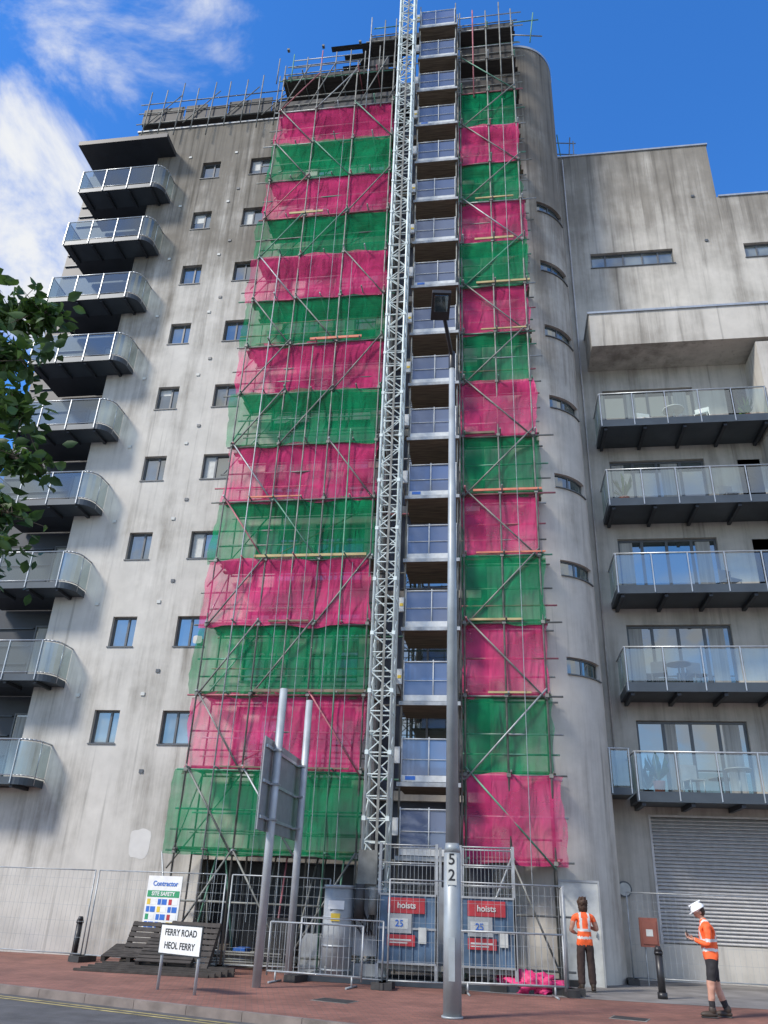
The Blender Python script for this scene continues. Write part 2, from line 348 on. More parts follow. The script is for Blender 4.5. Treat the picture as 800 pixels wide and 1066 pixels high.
dk.poly([(-18.1, 23.5, 4.1), (-14.1, 23.5, 4.1), (-14.1, 23.5, 31.0), (-18.1, 23.5, 31.0)], M['dark'])
for k in range(9):
    z = FL[k]
    window(dk, -15.3, -14.2, z+0.02, z+2.2, 23.40, 1, (), 0, sill=False)
    dk.poly([(-15.2, 23.425, z+0.1), (-14.7, 23.425, z+0.1), (-14.7, 23.425, z+2.1), (-15.2, 23.425, z+2.1)], M['curt'])
    for j in range(4): dk.box(-18.05, -15.4, 23.44, 23.49, z+.3+.6*j, z+.34+.6*j, M['steel_dk'])
dk.box(-17.3, -13.3, 21.2, 23.5, 30.15, 30.38, M['dark'])
dk.box(-15.0, -8.3, 22.9, 30, 31.98, 33.5, M['dark'])
dk.done('dark_recess', B)
md = MB()
md.poly([(-3.5, 22.7, 0), (-0.2, 22.7, 0), (-0.2, 22.7, 33.2), (-3.5, 22.7, 33.2)], M['shaft_shade'])  # plain building wall, darkened in colour to read as shadowed
md.box(-5.0, 0.5, 22.75, 30, 31.9, 34.2, M['dark'])
for k in range(10):
    z = 4.28+2.9*k
    md.box(-3.45, -0.5, 22.45, 22.7, z-0.25, z, M['conc2'])
    if k < 9: window(md, -2.9, -1.3, z+0.1, z+2.1, 22.64, 2, (0.5,), 0)
md.done('service_shaft', B)
cx, cy, cr = 1.25, 23.2, 1.65
def cyl(s, z, d): return (cx+(cr-d)*math.sin(s), cy-(cr-d)*math.cos(s), z)
ct = MB(); ch = []
for k in range(7):
    zc = 7.55+2.89*k; ch.append((rad(20), rad(68), zc-0.24, zc+0.24))
holed(ct, rad(-115), rad(125), 0, 34.1, ch, cyl, 0.14, M['concc'], step=rad(3))
for h in ch:
    n = 8
    for i in range(n):
        a = h[0]+(h[1]-h[0])*i/n; b = h[0]+(h[1]-h[0])*(i+1)/n
        ct.poly([cyl(a,h[2],.12), cyl(b,h[2],.12), cyl(b,h[3],.12), cyl(a,h[3],.12)], M['win'][0])
        for (za, zb) in ((h[2], h[2]+0.05), (h[3]-0.05, h[3])):
            ct.poly([cyl(a,za,.10), cyl(b,za,.10), cyl(b,zb,.10), cyl(a,zb,.10)], M['frame'])
        ct.poly([cyl(a,h[2]-.03,-.05), cyl(b,h[2]-.03,-.05), cyl(b,h[2],-.05), cyl(a,h[2],-.05)], M['frame'])
        ct.poly([cyl(a,h[2]-.03,-.05), cyl(b,h[2]-.03,-.05), cyl(b,h[2]-.03,.0), cyl(a,h[2]-.03,.0)], M['frame'])
    for u in (0.0, 0.38, 0.97):
        a = h[0]+(h[1]-h[0])*u; b = a+rad(1.6)
        ct.poly([cyl(a,h[2],.095), cyl(b,h[2],.095), cyl(b,h[3],.095), cyl(a,h[3],.095)], M['frame'])
ct.poly([(cx+cr*math.sin(2*math.pi*i/48), cy-cr*math.cos(2*math.pi*i/48), 34.09) for i in range(48)], M['dark'])
for i in range(60):
    a = rad(-115+4*i); b = a+rad(4)
    ct.poly([cyl(a,34.02,-.04), cyl(b,34.02,-.04), cyl(b,34.14,-.04), cyl(a,34.14,-.04)], M['alum'])
ct.done('stair_tower', B)
YR = 24.1
rb = MB(); rw = MB(); rh = []
for k in range(5):
    z = FL[k]; rh.append((3.88, 6.95, z+0.02, z+2.3))
    window(rw, 3.88, 6.95, z+0.02, z+2.3, YR+0.12, [2,0,2,0,2][k], (0.25, 0.5, 0.75), 0, 0.07)
    ycur = YR+0.150
    for (a, b) in random.sample([(3.95, 4.35), (4.7, 5.0), (5.55, 6.1), (6.3, 6.75)], 2):
        rw.poly([(a,ycur,z+0.1),(b,ycur,z+0.1),(b,ycur,z+2.22),(a,ycur,z+2.22)], M['curt'])
    rw.box(8.0, 8.7, YR+0.0, YR+0.05, z+0.02, z+2.2, M['frame'])
rh.append((3.96, 7.07, 23.95, 24.68)); window(rw, 3.96, 7.07, 23.95, 24.68, YR+0.12, 1, (0.18, 0.4, 0.63, 0.82), 0)
rh.append((9.67, 11.6, 23.98, 24.68)); window(rw, 9.67, 11.6, 23.98, 24.68, YR+0.12, 1, (0.25, 0.5), 0)
rh.append((3.95, 9.2, 0.85, 3.94))
fr = lambda s, z, d: (s, YR+d, z)
holed(rb, 2.3, 9.05, 0, 30.2, [h for h in rh if h[0] < 9.05], fr, 0.18, M['conc2'])
holed(rb, 9.05, 16, 0, 27.2, [h for h in rh if h[0] > 9.05 ]+[(9.05, 9.2, 0.85, 3.94)], fr, 0.18, M['conc2'])
rb.poly([(9.05, YR, 27.2), (9.05, 36, 27.2), (9.05, 36, 30.2), (9.05, YR, 30.2)], M['conc2'])
rb.poly([(2.3, YR, 30.2), (9.05, YR, 30.2), (9.05, 36, 30.2), (2.3, 36, 30.2)], M['dark'])
rb.poly([(9.05, YR, 27.2), (16, YR, 27.2), (16, 36, 27.2), (9.05, 36, 27.2)], M['dark'])
rb.poly([(16, YR, 0), (16, 36, 0), (16, 36, 27.2), (16, YR, 27.2)], M['conc2'])
rb.box(2.7, 9.1, YR-0.05, YR+0.2, 30.2, 30.28, M['alum']); rb.box(9.12, 16, YR-0.05, YR+0.2, 27.2, 27.28, M['alum'])
rb.box(8.8, 13, 22.66, 24.098, 0, 18.9, M['conc2'])
rb.box(3.45, 13, 22.62, 24.097, 19.05, 20.45, M['conc2'])
rb.box(3.40, 13.05, 22.57, 24.096, 20.45, 20.53, M['alum'])
rb.done('east_wing', B)
for i in range(34):
    z = 0.88+i*0.09
    rw.poly([(3.98, YR+0.10, z+0.085), (9.2, YR+0.10, z+0.085), (9.2, YR+0.02, z+0.02), (3.98, YR+0.02, z+0.02)], M['louvre'])
    rw.poly([(3.98, YR+0.02, z+0.02), (9.2, YR+0.02, z+0.02), (9.2, YR+0.03, z), (3.98, YR+0.03, z)], M['louvre'])
rw.poly([(3.95, YR+0.16, 0.85), (9.2, YR+0.16, 0.85), (9.2, YR+0.16, 3.94), (3.95, YR+0.16, 3.94)], M['louvre'])
for a in (3.95, 9.14): rw.box(a, a+0.06, YR-0.02, YR+0.1, 0.85, 3.94, M['louvre'])
rw.box(3.95, 9.2, YR-0.02, YR+0.1, 3.94, 4.0, M['louvre'])
rw.tube((3.13, YR, 2.1), (3.13, YR-0.06, 2.1), 0.2, M['frame'], 20); rw.tube((3.13, YR-0.06, 2.1), (3.13, YR-0.09, 2.1), 0.16, M['blind'], 20)
for (x, z) in ((8.1, 27.3), (7.9, 10.3), (7.9, 7.4), (8.3, 24.9)): rw.box(x, x+0.12, YR-0.04, YR, z, z+0.1, M['frame'])
rw.tube((3.2, YR-.05, 4.6), (3.2, YR-.05, 30.0), .03, M['louvre'], 8)
rw.done('east_windows', B)
def balcony(name, x0, x1, yf, yb, zb, gl, side_l=True, side_r=True, posts=1.15, beams=True, zt=0.2):
    mb = MB(); zt_ = zb+zt
    mb.box(x0, x1, yf, yb-0.003, zb, zt_, M['steel_dk'])
    mb.box(x0-0.02, x1+0.02, yf-0.03, yf, zb-0.03, zt_+0.03, M['steel_dk'])
    mb.box(x0+0.02, x1-0.02, yf+0.02, yb-0.01, zt_, zt_+0.02, M['paveg'])
    if beams:
        n = max(2, int((x1-x0)/1.2))
        for i in range(n+1):
            x = x0+0.1+(x1-x0-0.3)*i/n; mb.box(x, x+0.1, yf+0.05, yb-0.01, zb-0.12, zb-0.001, M['dark'])
    zr = zt_+1.05
    n = max(2, round((x1-x0)/posts)); xs = [x0+0.03+(x1-x0-0.06)*i/n for i in range(n+1)]
    for x in xs: mb.box(x-0.014, x+0.014, yf-0.045, yf-0.005, zb, zr, M['alum'])
    for i in range(n): mb.poly([(xs[i]+0.04, yf-0.02, zt_+0.08), (xs[i+1]-0.04, yf-0.02, zt_+0.08), (xs[i+1]-0.04, yf-0.02, zr-0.06), (xs[i]+0.04, yf-0.02, zr-0.06)], gl)
    mb.tube((x0, yf-0.02, zr), (x1, yf-0.02, zr), 0.026, M['alum'], 8)
    for x, on in ((x0+0.01, side_l), (x1-0.01, side_r)):
        if on:
            mb.tube((x, yf-0.02, zr), (x, yb, zr), 0.026, M['alum'], 8)
            mb.poly([(x, yf+0.06, zt_+0.08), (x, yb-0.06, zt_+0.08), (x, yb-0.06, zr-0.06), (x, yf+0.06, zr-0.06)], gl)
            mb.tube((x, (yf+yb)/2, zt_), (x, (yf+yb)/2, zr), 0.016, M['alum'])
    return mb.done(name, B)
def balcony_round(x0, x1, yf, yb, zb, gl, zt, rr=.45):
    # plan outline with a rounded outer corner at the right-hand end
    mb = MB(); zt_ = zb+zt; zr = zt_+1.05
    P = [(x0, yb), (x0, yf)]
    arc = [(x1-rr+rr*math.sin(rad(a)), yf+rr-rr*math.cos(rad(a))) for a in range(0, 91, 15)]
    P += arc + [(x1, yb)]
    for zz_ in (zb, zt_): mb.poly([(p[0], p[1], zz_) for p in P], M['steel_dk'])
    path = P[:]
    for i in range(len(path)-1):
        a, b = path[i], path[i+1]
        mb.poly([(a[0],a[1],zb-.03),(b[0],b[1],zb-.03),(b[0],b[1],zt_+.03),(a[0],a[1],zt_+.03)], M['steel_dk'])
        mb.tube((a[0],a[1],zr), (b[0],b[1],zr), .026, M['alum'], 8)
        for zz_ in (zt_+.08,): mb.tube((a[0],a[1],zz_), (b[0],b[1],zz_), .014, M['alum'], 6)
        mb.poly([(a[0],a[1],zt_+.1),(b[0],b[1],zt_+.1),(b[0],b[1],zr-.05),(a[0],a[1],zr-.05)], gl)
    n = 3
    for i in range(n+1):
        x = x0+(x1-rr-x0)*i/n; mb.box(x-.014, x+.014, yf-.03, yf+.01, zb, zr, M['alum'])
    mb.tube((x1, yf+rr, zb), (x1, yf+rr, zr), .016, M['alum'])
    for i in range(4):
        x = x0+.2+(x1-x0-.7)*i/3; mb.box(x, x+.09, yf+.08, yb, zb-.1, zb-.002, M['dark'])
    mb.done('balcony_west', B)
for k in range(9):
    balcony_round(-16.7, -13.1, 21.25, 22.19, FL[k]-0.16, M['rail_glass2'], .14)
    bx = MB(); bx.box(-16.7, -14.12, 22.19, 23.4, FL[k]-0.155, FL[k]-0.01, M['dark']); bx.done('balcony_slab', B)
for k in range(5):
    balcony('balcony_east', 3.5, 8.78, 22.65, 24.09, FL[k]-0.08, M['rail_glass'], True, False)
balcony('balcony_landing', 2.35, 3.42, 22.8, 24.09, FL[0]+0.1, M['rail_glass'], True, False, beams=False, zt=0.12)
bf = MB()
def chair(x, y, zz, m, rz):
    T = Matrix.Translation((x, y, zz)) @ Matrix.Rotation(rz, 4, 'Z')
    bf.box(0, .45, 0, .42, .40, .43, m, T); bf.box(0, .45, .42, .45, .43, .85, m, T)
    for a in (0.02, .41):
        for b in (.02, .41): bf.tube(T @ Vector((a, b, 0)), T @ Vector((a, b, .41)), .015, m)
def table(x, y, zz, m):
    bf.tube((x, y, zz+.68), (x, y, zz+.71), .35, m, 16); bf.tube((x, y, zz), (x, y, zz+.68), .025, m, 8); bf.tube((x, y, zz), (x, y, zz+.02), .2, m, 12)
for k, lst in ((4, [(5.0, .3, 'white'), (6.6, -.4, 'white')]), (3, [(7.2, .2, 'frame')]), (2, [(6.9, .5, 'frame')]), (1, [(4.3, -.2, 'frame'), (5.5, .3, 'frame')]), (0, [(5.0, .3, 'grey'), (7.2, -.3, 'frame')])):
    zz = FL[k]+.15
    for x, rz, m_ in lst: chair(x, 23.2, zz, M[m_], rz)
    if len(lst) > 1: table((lst[0][0]+lst[1][0])/2+.2, 23.3, zz, M[lst[0][2]])
for (k, x) in ((3, 4.1), (1, 8.2), (0, 4.2), (4, 8.3)):
    zz = FL[k]+.15; bf.tube((x, 23.3, zz), (x, 23.3, zz+.35), .12, M['redbrown'], 14, .17)
    for i in range(26):
        a = random.uniform(0, 6.28); rr = random.uniform(.1, .35); h_ = random.uniform(.3, .8)
        bf.poly([(x, 23.3, zz+.35), (x+rr*math.cos(a), 23.3+rr*math.sin(a), zz+.35+h_), (x+rr*math.cos(a+.35), 23.3+rr*math.sin(a+.35), zz+.3+h_*.8)], M['leaf'])
bf.done('balcony_furniture', B)

# ------------------------------------------------------------------ scaffolding
S = empty('scaffolding')
tb = MB(); bd = MB()
YF, YB = 20.70, 21.45; LZ = 2.54; LH = 1.985
def lift(k): return LZ+LH*k
R = random.uniform
def tube(a, b, r=0.027, m=None):
    if m is None:
        c = random.random(); m = M['galvd'] if c < .6 else (M['galv'] if c < .72 else (M['tube_g'] if c < .88 else M['tube_p']))
    tb.tube(a, b, r, m, 6)
XL = [-8.28, -6.75, -5.15, -3.62]; XR = [-0.93, 0.14, 1.18]
YBL = 21.95
for i, x in enumerate(XL):
    tube((x, YF, 0), (x+R(-.02,.02), YF, 33.0+R(0,.6)), m=M['galvd']); tube((x, YBL, 0), (x, YBL, 33.2+R(0,.4)))
    tb.box(x-.1, x+.1, YF-.1, YF+.1, 0.005, 0.03, M['wood_dk'])
for x in XR:
    tube((x, YF, 0), (x, YF, 35.0+R(0,.5)), m=M['galvd']); tube((x, YB, 0), (x, YB, 35+R(0,.5)))
for x in (-7.5, -5.9, -4.4):
    tube((x, YF-0.06, 0), (x+R(-.05,.05), YF-0.06, R(14, 26)), 0.022)
for x in (-2.75, -1.02): tube((x, YF-0.1, 0), (x, YF-0.1, 35.2)); tube((x, YBL, 0), (x, YBL, 33))
for x in (-4.7, -4.1, -3.62, -2.75, -.4, .7): tube((x, YF, 30), (x, YF, 35.4+R(0,.5)))
for k in range(0, 17):
    z = lift(k)
    a = -8.28-R(.15,.6) if k < 16 else -4.9
    dz = R(-.03, .03)
    tube((a, YF+.06, z-.03+dz), (-3.4+R(0,.2), YF+.06, z-.03-dz)); tube((a+.3, YBL, z-.03), (-3.4, YBL, z-.03))
    tube((-1.1-R(0,.2), YF+.06, z-.03), (1.3+R(.1,.55), YF+.06, z-.03+dz)); tube((-1.1, YB, z-.03), (1.5, YB, z-.03))
    tube((-3.6, YBL, z-.02), (-0.9, YBL, z-.02))
    for g in (0.5, 1.0):
        tube((a+R(.0,.3), YF+.155, z+g), (-3.45+R(0,.15), YF+.155, z+g+R(-.03,.03)), 0.026)
        tube((-1.05, YF+.155, z+g), (1.25+R(.1,.4), YF+.155, z+g), 0.026)
        tube((-8.4, YBL-.06, z+g), (-3.5, YBL-.06, z+g), 0.024)
    if k < 16: xs = [-8.28, -7.5, -6.75, -5.9, -5.15, -4.4, -3.62]
    else: xs = [-4.7, -3.62]
    for x in xs: tube((x+.06, YF-R(.1,.35), z+.03), (x+.06, YBL+.1, z+.03), 0.026)
    for x in XR: tube((x+.06, YF-R(.1,.4), z+.03), (x+.06, YB+.05, z+.03), 0.026)
    for x in XL+XR: tb.box(x-.05, x+.05, YF-.04, YF+.1, z-.07, z+.02, M['galvd'])
    x0b = -8.3 if k < 16 else -4.8
    bm = M['board'] if k < 14 else M['board_dk']
    for j in range(5):
        y = YF+.16+j*.232
        cut = R(-6.5, -5.0)
        bd.box(x0b+R(-.15,.1), cut, y, y+.222, z+.058, z+.096, bm); bd.box(cut+.005, -3.45, y, y+.222, z+.06, z+.098, bm)
    for j in range(3):
        y = YF+.12+j*.232; bd.box(-1.05+R(-.05,.05), 1.25+R(0,.15), y, y+.222, z+.058, z+.096, bm)
    if k < 14:
        if R(0,1) < .42:
            s0 = R(-8.2, -5.5); bd.box(s0, min(-3.55, s0+R(1.0, 3.9)), YF-.075, YF-.037, z+.03, z+.03+R(.04,.09), random.choice([M['board_y'], M['board_o'], M['board'], M['board']]))
        if R(0,1) < .45:
            s0 = R(-1.0, -.1); bd.box(s0, min(1.35, s0+R(.8, 2.3)), YF-.075, YF-.037, z+.02, z+.02+R(.04,.09), random.choice([M['board_y'], M['board_o'], M['board'], M['board_y']]))
    if k < 15:
        bays = [(-8.28,-6.75),(-5.15,-3.62)] if k % 2 else [(-6.75,-5.15),(-8.28,-6.75)]
        for (p, q) in bays:
            if k % 4 < 2: p, q = q, p
            tube((p, YF-.05, z-.1), (q, YF-.05, z+LH+.1), 0.025)
        p, q = (XR[0], XR[2]) if k % 2 else (XR[2], XR[0])
        tube((p, YF-.05, z-.15), (q, YF-.05, z+LH+.15), 0.025)
        if k % 3 == 0: tube((-8.28, YF-.1, z), (-8.28, YBL, z+LH), .026)
        if k % 2 == 0: tube((-8.9, YBL-.1, z-.4), (-7.0, YBL-.1, z+LH+.2), 0.024)
        if k % 3 == 1: tube((-7.6, YBL-.2, z+.1), (-4.2, YBL-.2, z+LH), .024)
for x in (-7.1, -6.2, -5.5, -4.1, -4.75, 0.6): tb.tube((x, YF-.11, 1.0), (x+R(-.1,.1), YF-.11, R(10, 30)), 0.01, M['galv'], 4)
for (p, q) in ((-8.28,-6.75), (-5.15,-6.75), (-5.15,-3.62), (-0.93, .14), (1.18, .14)): tube((p, YF-.05, .2), (q, YF-.05, 2.6), .026)
for i in range(9):
    x = -8.2+i*.5; tube((x, R(20.9, 21.8), 0), (x+R(-.5,.5), R(20.9, 21.8), 2.5), .024)
for z in (0.3, 1.4):
    tube((-8.5, YF+.06, z), (-3.5, YF+.06, z)); tube((-1.1, YF+.06, z), (1.5, YF+.06, z)); tube((-8.5, YBL, z), (-3.5, YBL, z))
for i in range(10):
    x = -15.0+i*0.75; tube((x, YL-.25, 31.3+R(-.3,.3)), (x+R(-.05,.05), YL-.25, 34.2+R(-.2,.5)), .026, M['galvd']); tube((x+.2, YL+1.2, 32), (x+.2, YL+1.2, 34.4), .026, M['galvd'])
for z in (32.2, 32.9, 33.5): tube((-15.4, YL-.2, z), (-8.0, YL-.2, z), .026, M['galvd']); tube((-15.4, YL+1.2, z+.1), (-8, YL+1.2, z+.1), .026, M['galvd'])
for i in range(4): tube((-15+1.8*i, YL-.22, 32), (-13.5+1.8*i, YL-.22, 33.9), .024)
bd.box(-15.2, -8.2, YL-.1, YL+1.1, 32.25, 32.31, M['board_dk'])
for i in range(7): bd.box(-15.2+i*1.0, -14.3+i*1.0+R(0,.09), YL-.15, YL-.11, 32.3, 32.85+R(0,.4), M['rubber'])
bd.box(-8.4, -3.7, YF+.1, YBL, lift(15)+.1, lift(15)+.14, M['board_dk'])
bd.box(-8.2, -3.6, YF+.19, YF+.22, lift(14)+.1, lift(14)+.8, M['rubber'])
bd.box(-8.2, -4.8, YF+.19, YF+.22, lift(15)+.1, lift(15)+.45, M['rubber']); bd.box(-4.8, 1.3, YF+.19, YF+.22, lift(16)+.1, lift(16)+.45, M['rubber'])
bd.box(-4.7, -3.9, YF+.19, YF+.22, lift(15)+.15, lift(15)+1.1, M['rubber']); bd.box(-.9, 1.15, YF+.19, YF+.22, lift(15)+.1, lift(15)+1.0, M['board_dk']); bd.box(-.9, 1.15, YF+.19, YF+.22, lift(14)+.1, lift(14)+.9, M['board_dk'])
bd.box(-4.7, 1.3, YF+.1, YBL-.4, lift(16)-.02, lift(16)+.02, M['board_dk']); bd.box(-1.0, 1.3, YF+.1, YB, lift(15)-.05, lift(15)-.01, M['board_dk'])
for i in range(4): tube((3.0+.25*i, YR+.4, 30), (3.0+.25*i+R(-.2,.2), YR+.4, 32.4-.25*i), .026)
for z in (30.8, 31.5): tube((1.5, YR+.4, z+.4), (3.9, YR+.4, z), .024)
tube((1.2, YF, 33.6), (2.4, YF, 33.3)); tube((1.2, YF, 34.4), (2.3, YF, 34.4)); tube((1.9, YF, 33.0), (2.1, YF, 34.9))
for i in range(8): tube((-8.6+i*.62, YF, 32.1), (-8.6+i*.62, YF, 33.5+R(0,.5)), .025)
for i in range(5): tube((-8.2+1.1*i, YF-.05, 30.4), (-7.2+1.1*i, YF-.05, 33), .024)
tb.done('tubes', S)
bd.done('boards', S)
def netband(mb, x0, x1, z0, z1, y, mat, seed):
    nx, nz = max(10, int((x1-x0)*9)), 14
    k = len(mb.v); mi = mb.mi(mat)
    for j in range(nz+1):
        v = j/nz
        for i in range(nx+1):
            u = i/nx
            ex = 0.16*noise.noise((seed*3.1, v*2, 0))+0.06*noise.noise((seed*5.3, v*9, 4))
            x = x0+(x1-x0)*u+(ex if i == 0 else (-ex if i == nx else 0))
            sag = 0.14*noise.noise((x*0.9, seed*1.7, 0))-0.09*abs(math.sin(x*math.pi/1.55))+.03*noise.noise((x*3, seed, 3))
            z = z0+(z1-z0)*v+(sag if j == nz else (sag*0.8 if j == 0 else 0))
            fold = 0.03*math.sin((x+.3*noise.noise((x*.6, z*.5, seed)))*8)*(0.3+.7*noise.noise((x*.8, z*.4, seed+9)))
            yy = y+0.16*noise.noise((x*1.1, z*0.7, seed))*math.sin(math.pi*v)+0.015*noise.noise((x*4, z*2, seed+5))+fold
            mb.v.append((x, yy, z))
    for j in range(nz):
        for i in range(nx):
            a = k+j*(nx+1)+i
            mb.f.append((a, a+1, a+nx+2, a+nx+1)); mb.m.append(mi); mb.sm.append(True)
nb = MB()
for k in range(14):
    z = lift(k)
    g = (k % 2 == 0)
    yo = 0.09 if k % 3 else 0.0
    netband(nb, -8.40-R(0,.18), -3.55, z-.03, z+LH+.05, YF+yo, M['net_g'] if g else M['net_p'], k+1)
    netband(nb, -1.0, 1.22+R(0,.14)+(.2 if k == 0 else 0), z-.03, z+LH+.05, YF+yo, M['net_p'] if g else M['net_g'], k+40)
nb.done('debris_netting', S)

# ------------------------------------------------------------------ hoist
H = empty('construction_hoist')
mm = MB(); mx_, my_ = -2.98, 19.75; hw = 0.28
top = 37.5
for sx in (-hw, hw):
    for sy in (-hw, hw): mm.tube((mx_+sx, my_+sy, 0.3), (mx_+sx, my_+sy, top), 0.038, M['mast'], 8)
z = 0.3; flip = 0
while z < top-0.1:
    z2 = z+0.5
    for (a, b) in (((-hw,-hw),(hw,-hw)), ((hw,-hw),(hw,hw)), ((hw,hw),(-hw,hw)), ((-hw,hw),(-hw,-hw))):
        mm.tube((mx_+a[0], my_+a[1], z), (mx_+b[0], my_+b[1], z), 0.018, M['mast'], 5)
        p, q = (a, b) if flip else (b, a)
        mm.tube((mx_+p[0], my_+p[1], z), (mx_+q[0], my_+q[1], z2), 0.017, M['mast'], 5)
    flip ^= 1; z = z2
for i in range(25): 
    zz = 0.3+1.5*i
    for sx in (-hw, hw): mm.box(mx_+sx-.045, mx_+sx+.045, my_-hw-.045, my_-hw+.045, zz-.05, zz+.05, M['mast'])
mm.box(mx_+.02, mx_+.08, my_-hw-.06, my_-hw-.02, .3, top, M['galvd'])
for k in (2, 5, 8, 11, 14):
    z = lift(k)+.3
    mm.tube((mx_-.27, my_+.27, z), (mx_-1.0, 22.2, z), .03, M['galv']); mm.tube((mx_+.27, my_+.27, z), (mx_+.2, 22.4, z), .03, M['galv'])
mm.done('mast', H)
gg = MB()
for k in range(-1, 16):
    z = 4.22+LH*k if k >= 0 else 2.55
    x0, x1, y = -2.50, -1.12, 20.25
    gg.box(x0-.1, x1+.1, y-.05, 21.9, z-.09, z-.04, M['board'])
    gg.box(x0-.1, x1+.1, y-.08, y-.05, z-.1, z+.0, M['galv'])
    gg.tube((x0, y, z+1.05), (x1, y, z+1.05), .02, M['gwhite']); gg.tube((x0, y, z+.55), (x1, y, z+.55), .010, M['gwhite'])
    for x in (x0, (x0+x1)/2+R(-.1,.1), x1): gg.tube((x, y, z-.05), (x, y, z+1.1), .016, M['gwhite'])
    gg.poly([(x0, y+.02, z+.18), (x1, y+.02, z+.18), (x1, y+.02, z+1.03), (x0, y+.02, z+1.03)], M['gate'])
    gg.box(x0, x1, y-.02, y-.005, z+.02, z+.17, M['gwhite'])
    if k != 3: gg.box(x0-.18, x0-.04, y-.05, y+.03, z+.45, z+.85, M['gwhite'])
    if R(0,1) < .5: gg.box(x0-.16, x0-.06, y-.06, y-.051, z+.6, z+.68, M['yel'])
    if k % 4 == 0: gg.box(x0+.1, x0+.35, y-.03, y-.022, z+.06, z+.15, M['bluep'])
    gg.tube((x0, y, z), (x0, 21.9, z), .025, M['galvd']); gg.tube((x1, y, z), (x1, 21.9, z), .025, M['galvd'])
    for g_ in (.5, 1.05): gg.tube((x0, y, z+g_), (x0, 20.9, z+g_), .022, M['galvd']); gg.tube((x1, y, z+g_), (x1, 20.9, z+g_), .022, M['galvd'])
for x in (-2.54, -1.08): gg.tube((x, 20.3, 2.4), (x, 20.3, 35.5), .024, M['galvd'], 6)
gg.done('landing_gates', H)
hb = MB()
hb.box(-4.3, 0.5, 18.9, 20.2, 0.005, 0.12, M['steel_dk'])
hb.box(-3.5, -2.6, 19.3, 20.15, 0.12, 0.35, M['grey'])
hb.box(-3.35, -2.75, 19.25, 19.45, 0.5, 1.9, M['grey']); hb.box(-3.28, -2.85, 19.1, 19.25, 1.9, 2.6, M['galvd']); hb.tube((-3.2, 19.05, 1.2), (-3.2, 19.05, 1.9), .11, M['rubber'], 14)
hb.tube((-2.9, 19.05, 1.3), (-2.9, 19.05, 1.85), .1, M['galvd'], 14)
for (a, b) in ((-2.75, -1.5), (-0.98, 0.16)):
    hb.box(a, b, 18.95, 18.99, .42, 1.72, M['blue']); hb.box(a, b, 20.0, 20.04, .42, 1.72, M['blue'])
    n = 5
    for i in range(n+1):
        x = a+(b-a)*i/n; hb.box(x-.015, x+.015, 18.93, 18.95, .40, 1.74, M['blue'])
    for z in (.40, 1.05, 1.70): hb.box(a, b, 18.925, 18.95, z, z+.04, M['grey'])
    m_ = (a+b)/2
    hb.box(m_-.42, m_+.38, 18.90, 18.92, 1.36, 1.66, M['red']); hb.box(m_-.42, m_+.1, 18.90, 18.92, .98, 1.35, M['grey'])
    hb.box(m_-.36, m_+.02, 18.895, 18.9, 1.06, 1.26, M['blind']); hb.box(m_-.42, m_+.18, 18.90, 18.92, .74, .95, M['red'])
    hb.box(m_-.36, m_+.1, 18.895, 18.9, .84, .87, M['blind']); hb.box(m_-.36, m_+.02, 18.895, 18.9, .79, .81, M['blind'])
    hb.box(m_+.25, m_+.42, 18.9, 18.92, .8, 1.1, M['blind'])
    for x in (a, b): hb.box(x-.03, x+.03, 18.93, 18.99, .1, 2.75, M['galv']); hb.box(x-.03, x+.03, 20.0, 20.06, .1, 2.75, M['galv'])
    for z in (1.95, 2.35, 2.72): hb.tube((a, 18.96, z), (b, 18.96, z), .018, M['galv']); hb.tube((a, 20.03, z), (b, 20.03, z), .018, M['galv'])
    for i in range(14): x = a+(b-a)*(i+.5)/14; hb.tube((x, 18.96, 1.74), (x, 18.96, 2.72), .005, M['galv'], 4)
hb.box(-2.75, 0.16, 19.0, 20.0, .30, .40, M['galvd'])
hb.box(-1.5, -0.98, 19.6, 19.65, .4, 1.9, M['grey'])
hb.box(-3.95, -3.6, 19.75, 20.0, .9, 1.7, M['grey'])
hb.box(-3.9, -3.65, 19.74, 19.75, 1.2, 1.5, M['white'])
for j in range(3):
    P = [(-3.5+.1*j, 19.4, 1.8), (-3.3+.1*j, 19.2, 1.1+.1*j), (-3.1+.1*j, 19.15, .9), (-2.9, 19.2, 1.5+.1*j)]
    for a, b in zip(P, P[1:]): hb.tube(a, b, .02, M['rubber'], 8)
hb.done('base_car', H)
cb = MB()
cb.tube((-3.68, 19.2, .14), (-3.68, 19.2, 1.80), .33, M['grey'], 32); cb.tube((-3.68, 19.2, 1.80), (-3.68, 19.2, 1.86), .35, M['galv'], 32)
for z in (.2, .65, 1.2): cb.tube((-3.68, 19.2, z), (-3.68, 19.2, z+.04), .342, M['galv'], 32)
for i in range(3): a = i*2.09; cb.tube((-3.68+.3*math.cos(a), 19.2+.3*math.sin(a), 0.1), (-3.68+.33*math.cos(a), 19.2+.33*math.sin(a), .3), .03, M['galvd'])
cb.box(-3.85, -3.5, 18.855, 18.875, 1.38, 1.55, M['white'])
cb.box(-3.78, -3.58, 18.85, 18.87, 1.15, 1.3, M['yel'])
cb.done('cable_bin', H)
def text(s, loc, size, mat, parent, rz=0, name='lettering', ext=0.001):
    c = bpy.data.curves.new(name, 'FONT'); c.body = s; c.size = size; c.align_x = 'CENTER'; c.align_y = 'CENTER'; c.extrude = ext
    c.offset = 0.003
    o = bpy.data.objects.new(name, c); sc.collection.objects.link(o); o.location = loc; o.rotation_euler = (math.pi/2, 0, rz)
    c.materials.append(mat)
    if parent: o.parent = parent
    return o
text('25', (-2.29, 18.885, 1.16), .18, M['bluep'], H); text('25', (-.58, 18.885, 1.16), .18, M['bluep'], H)
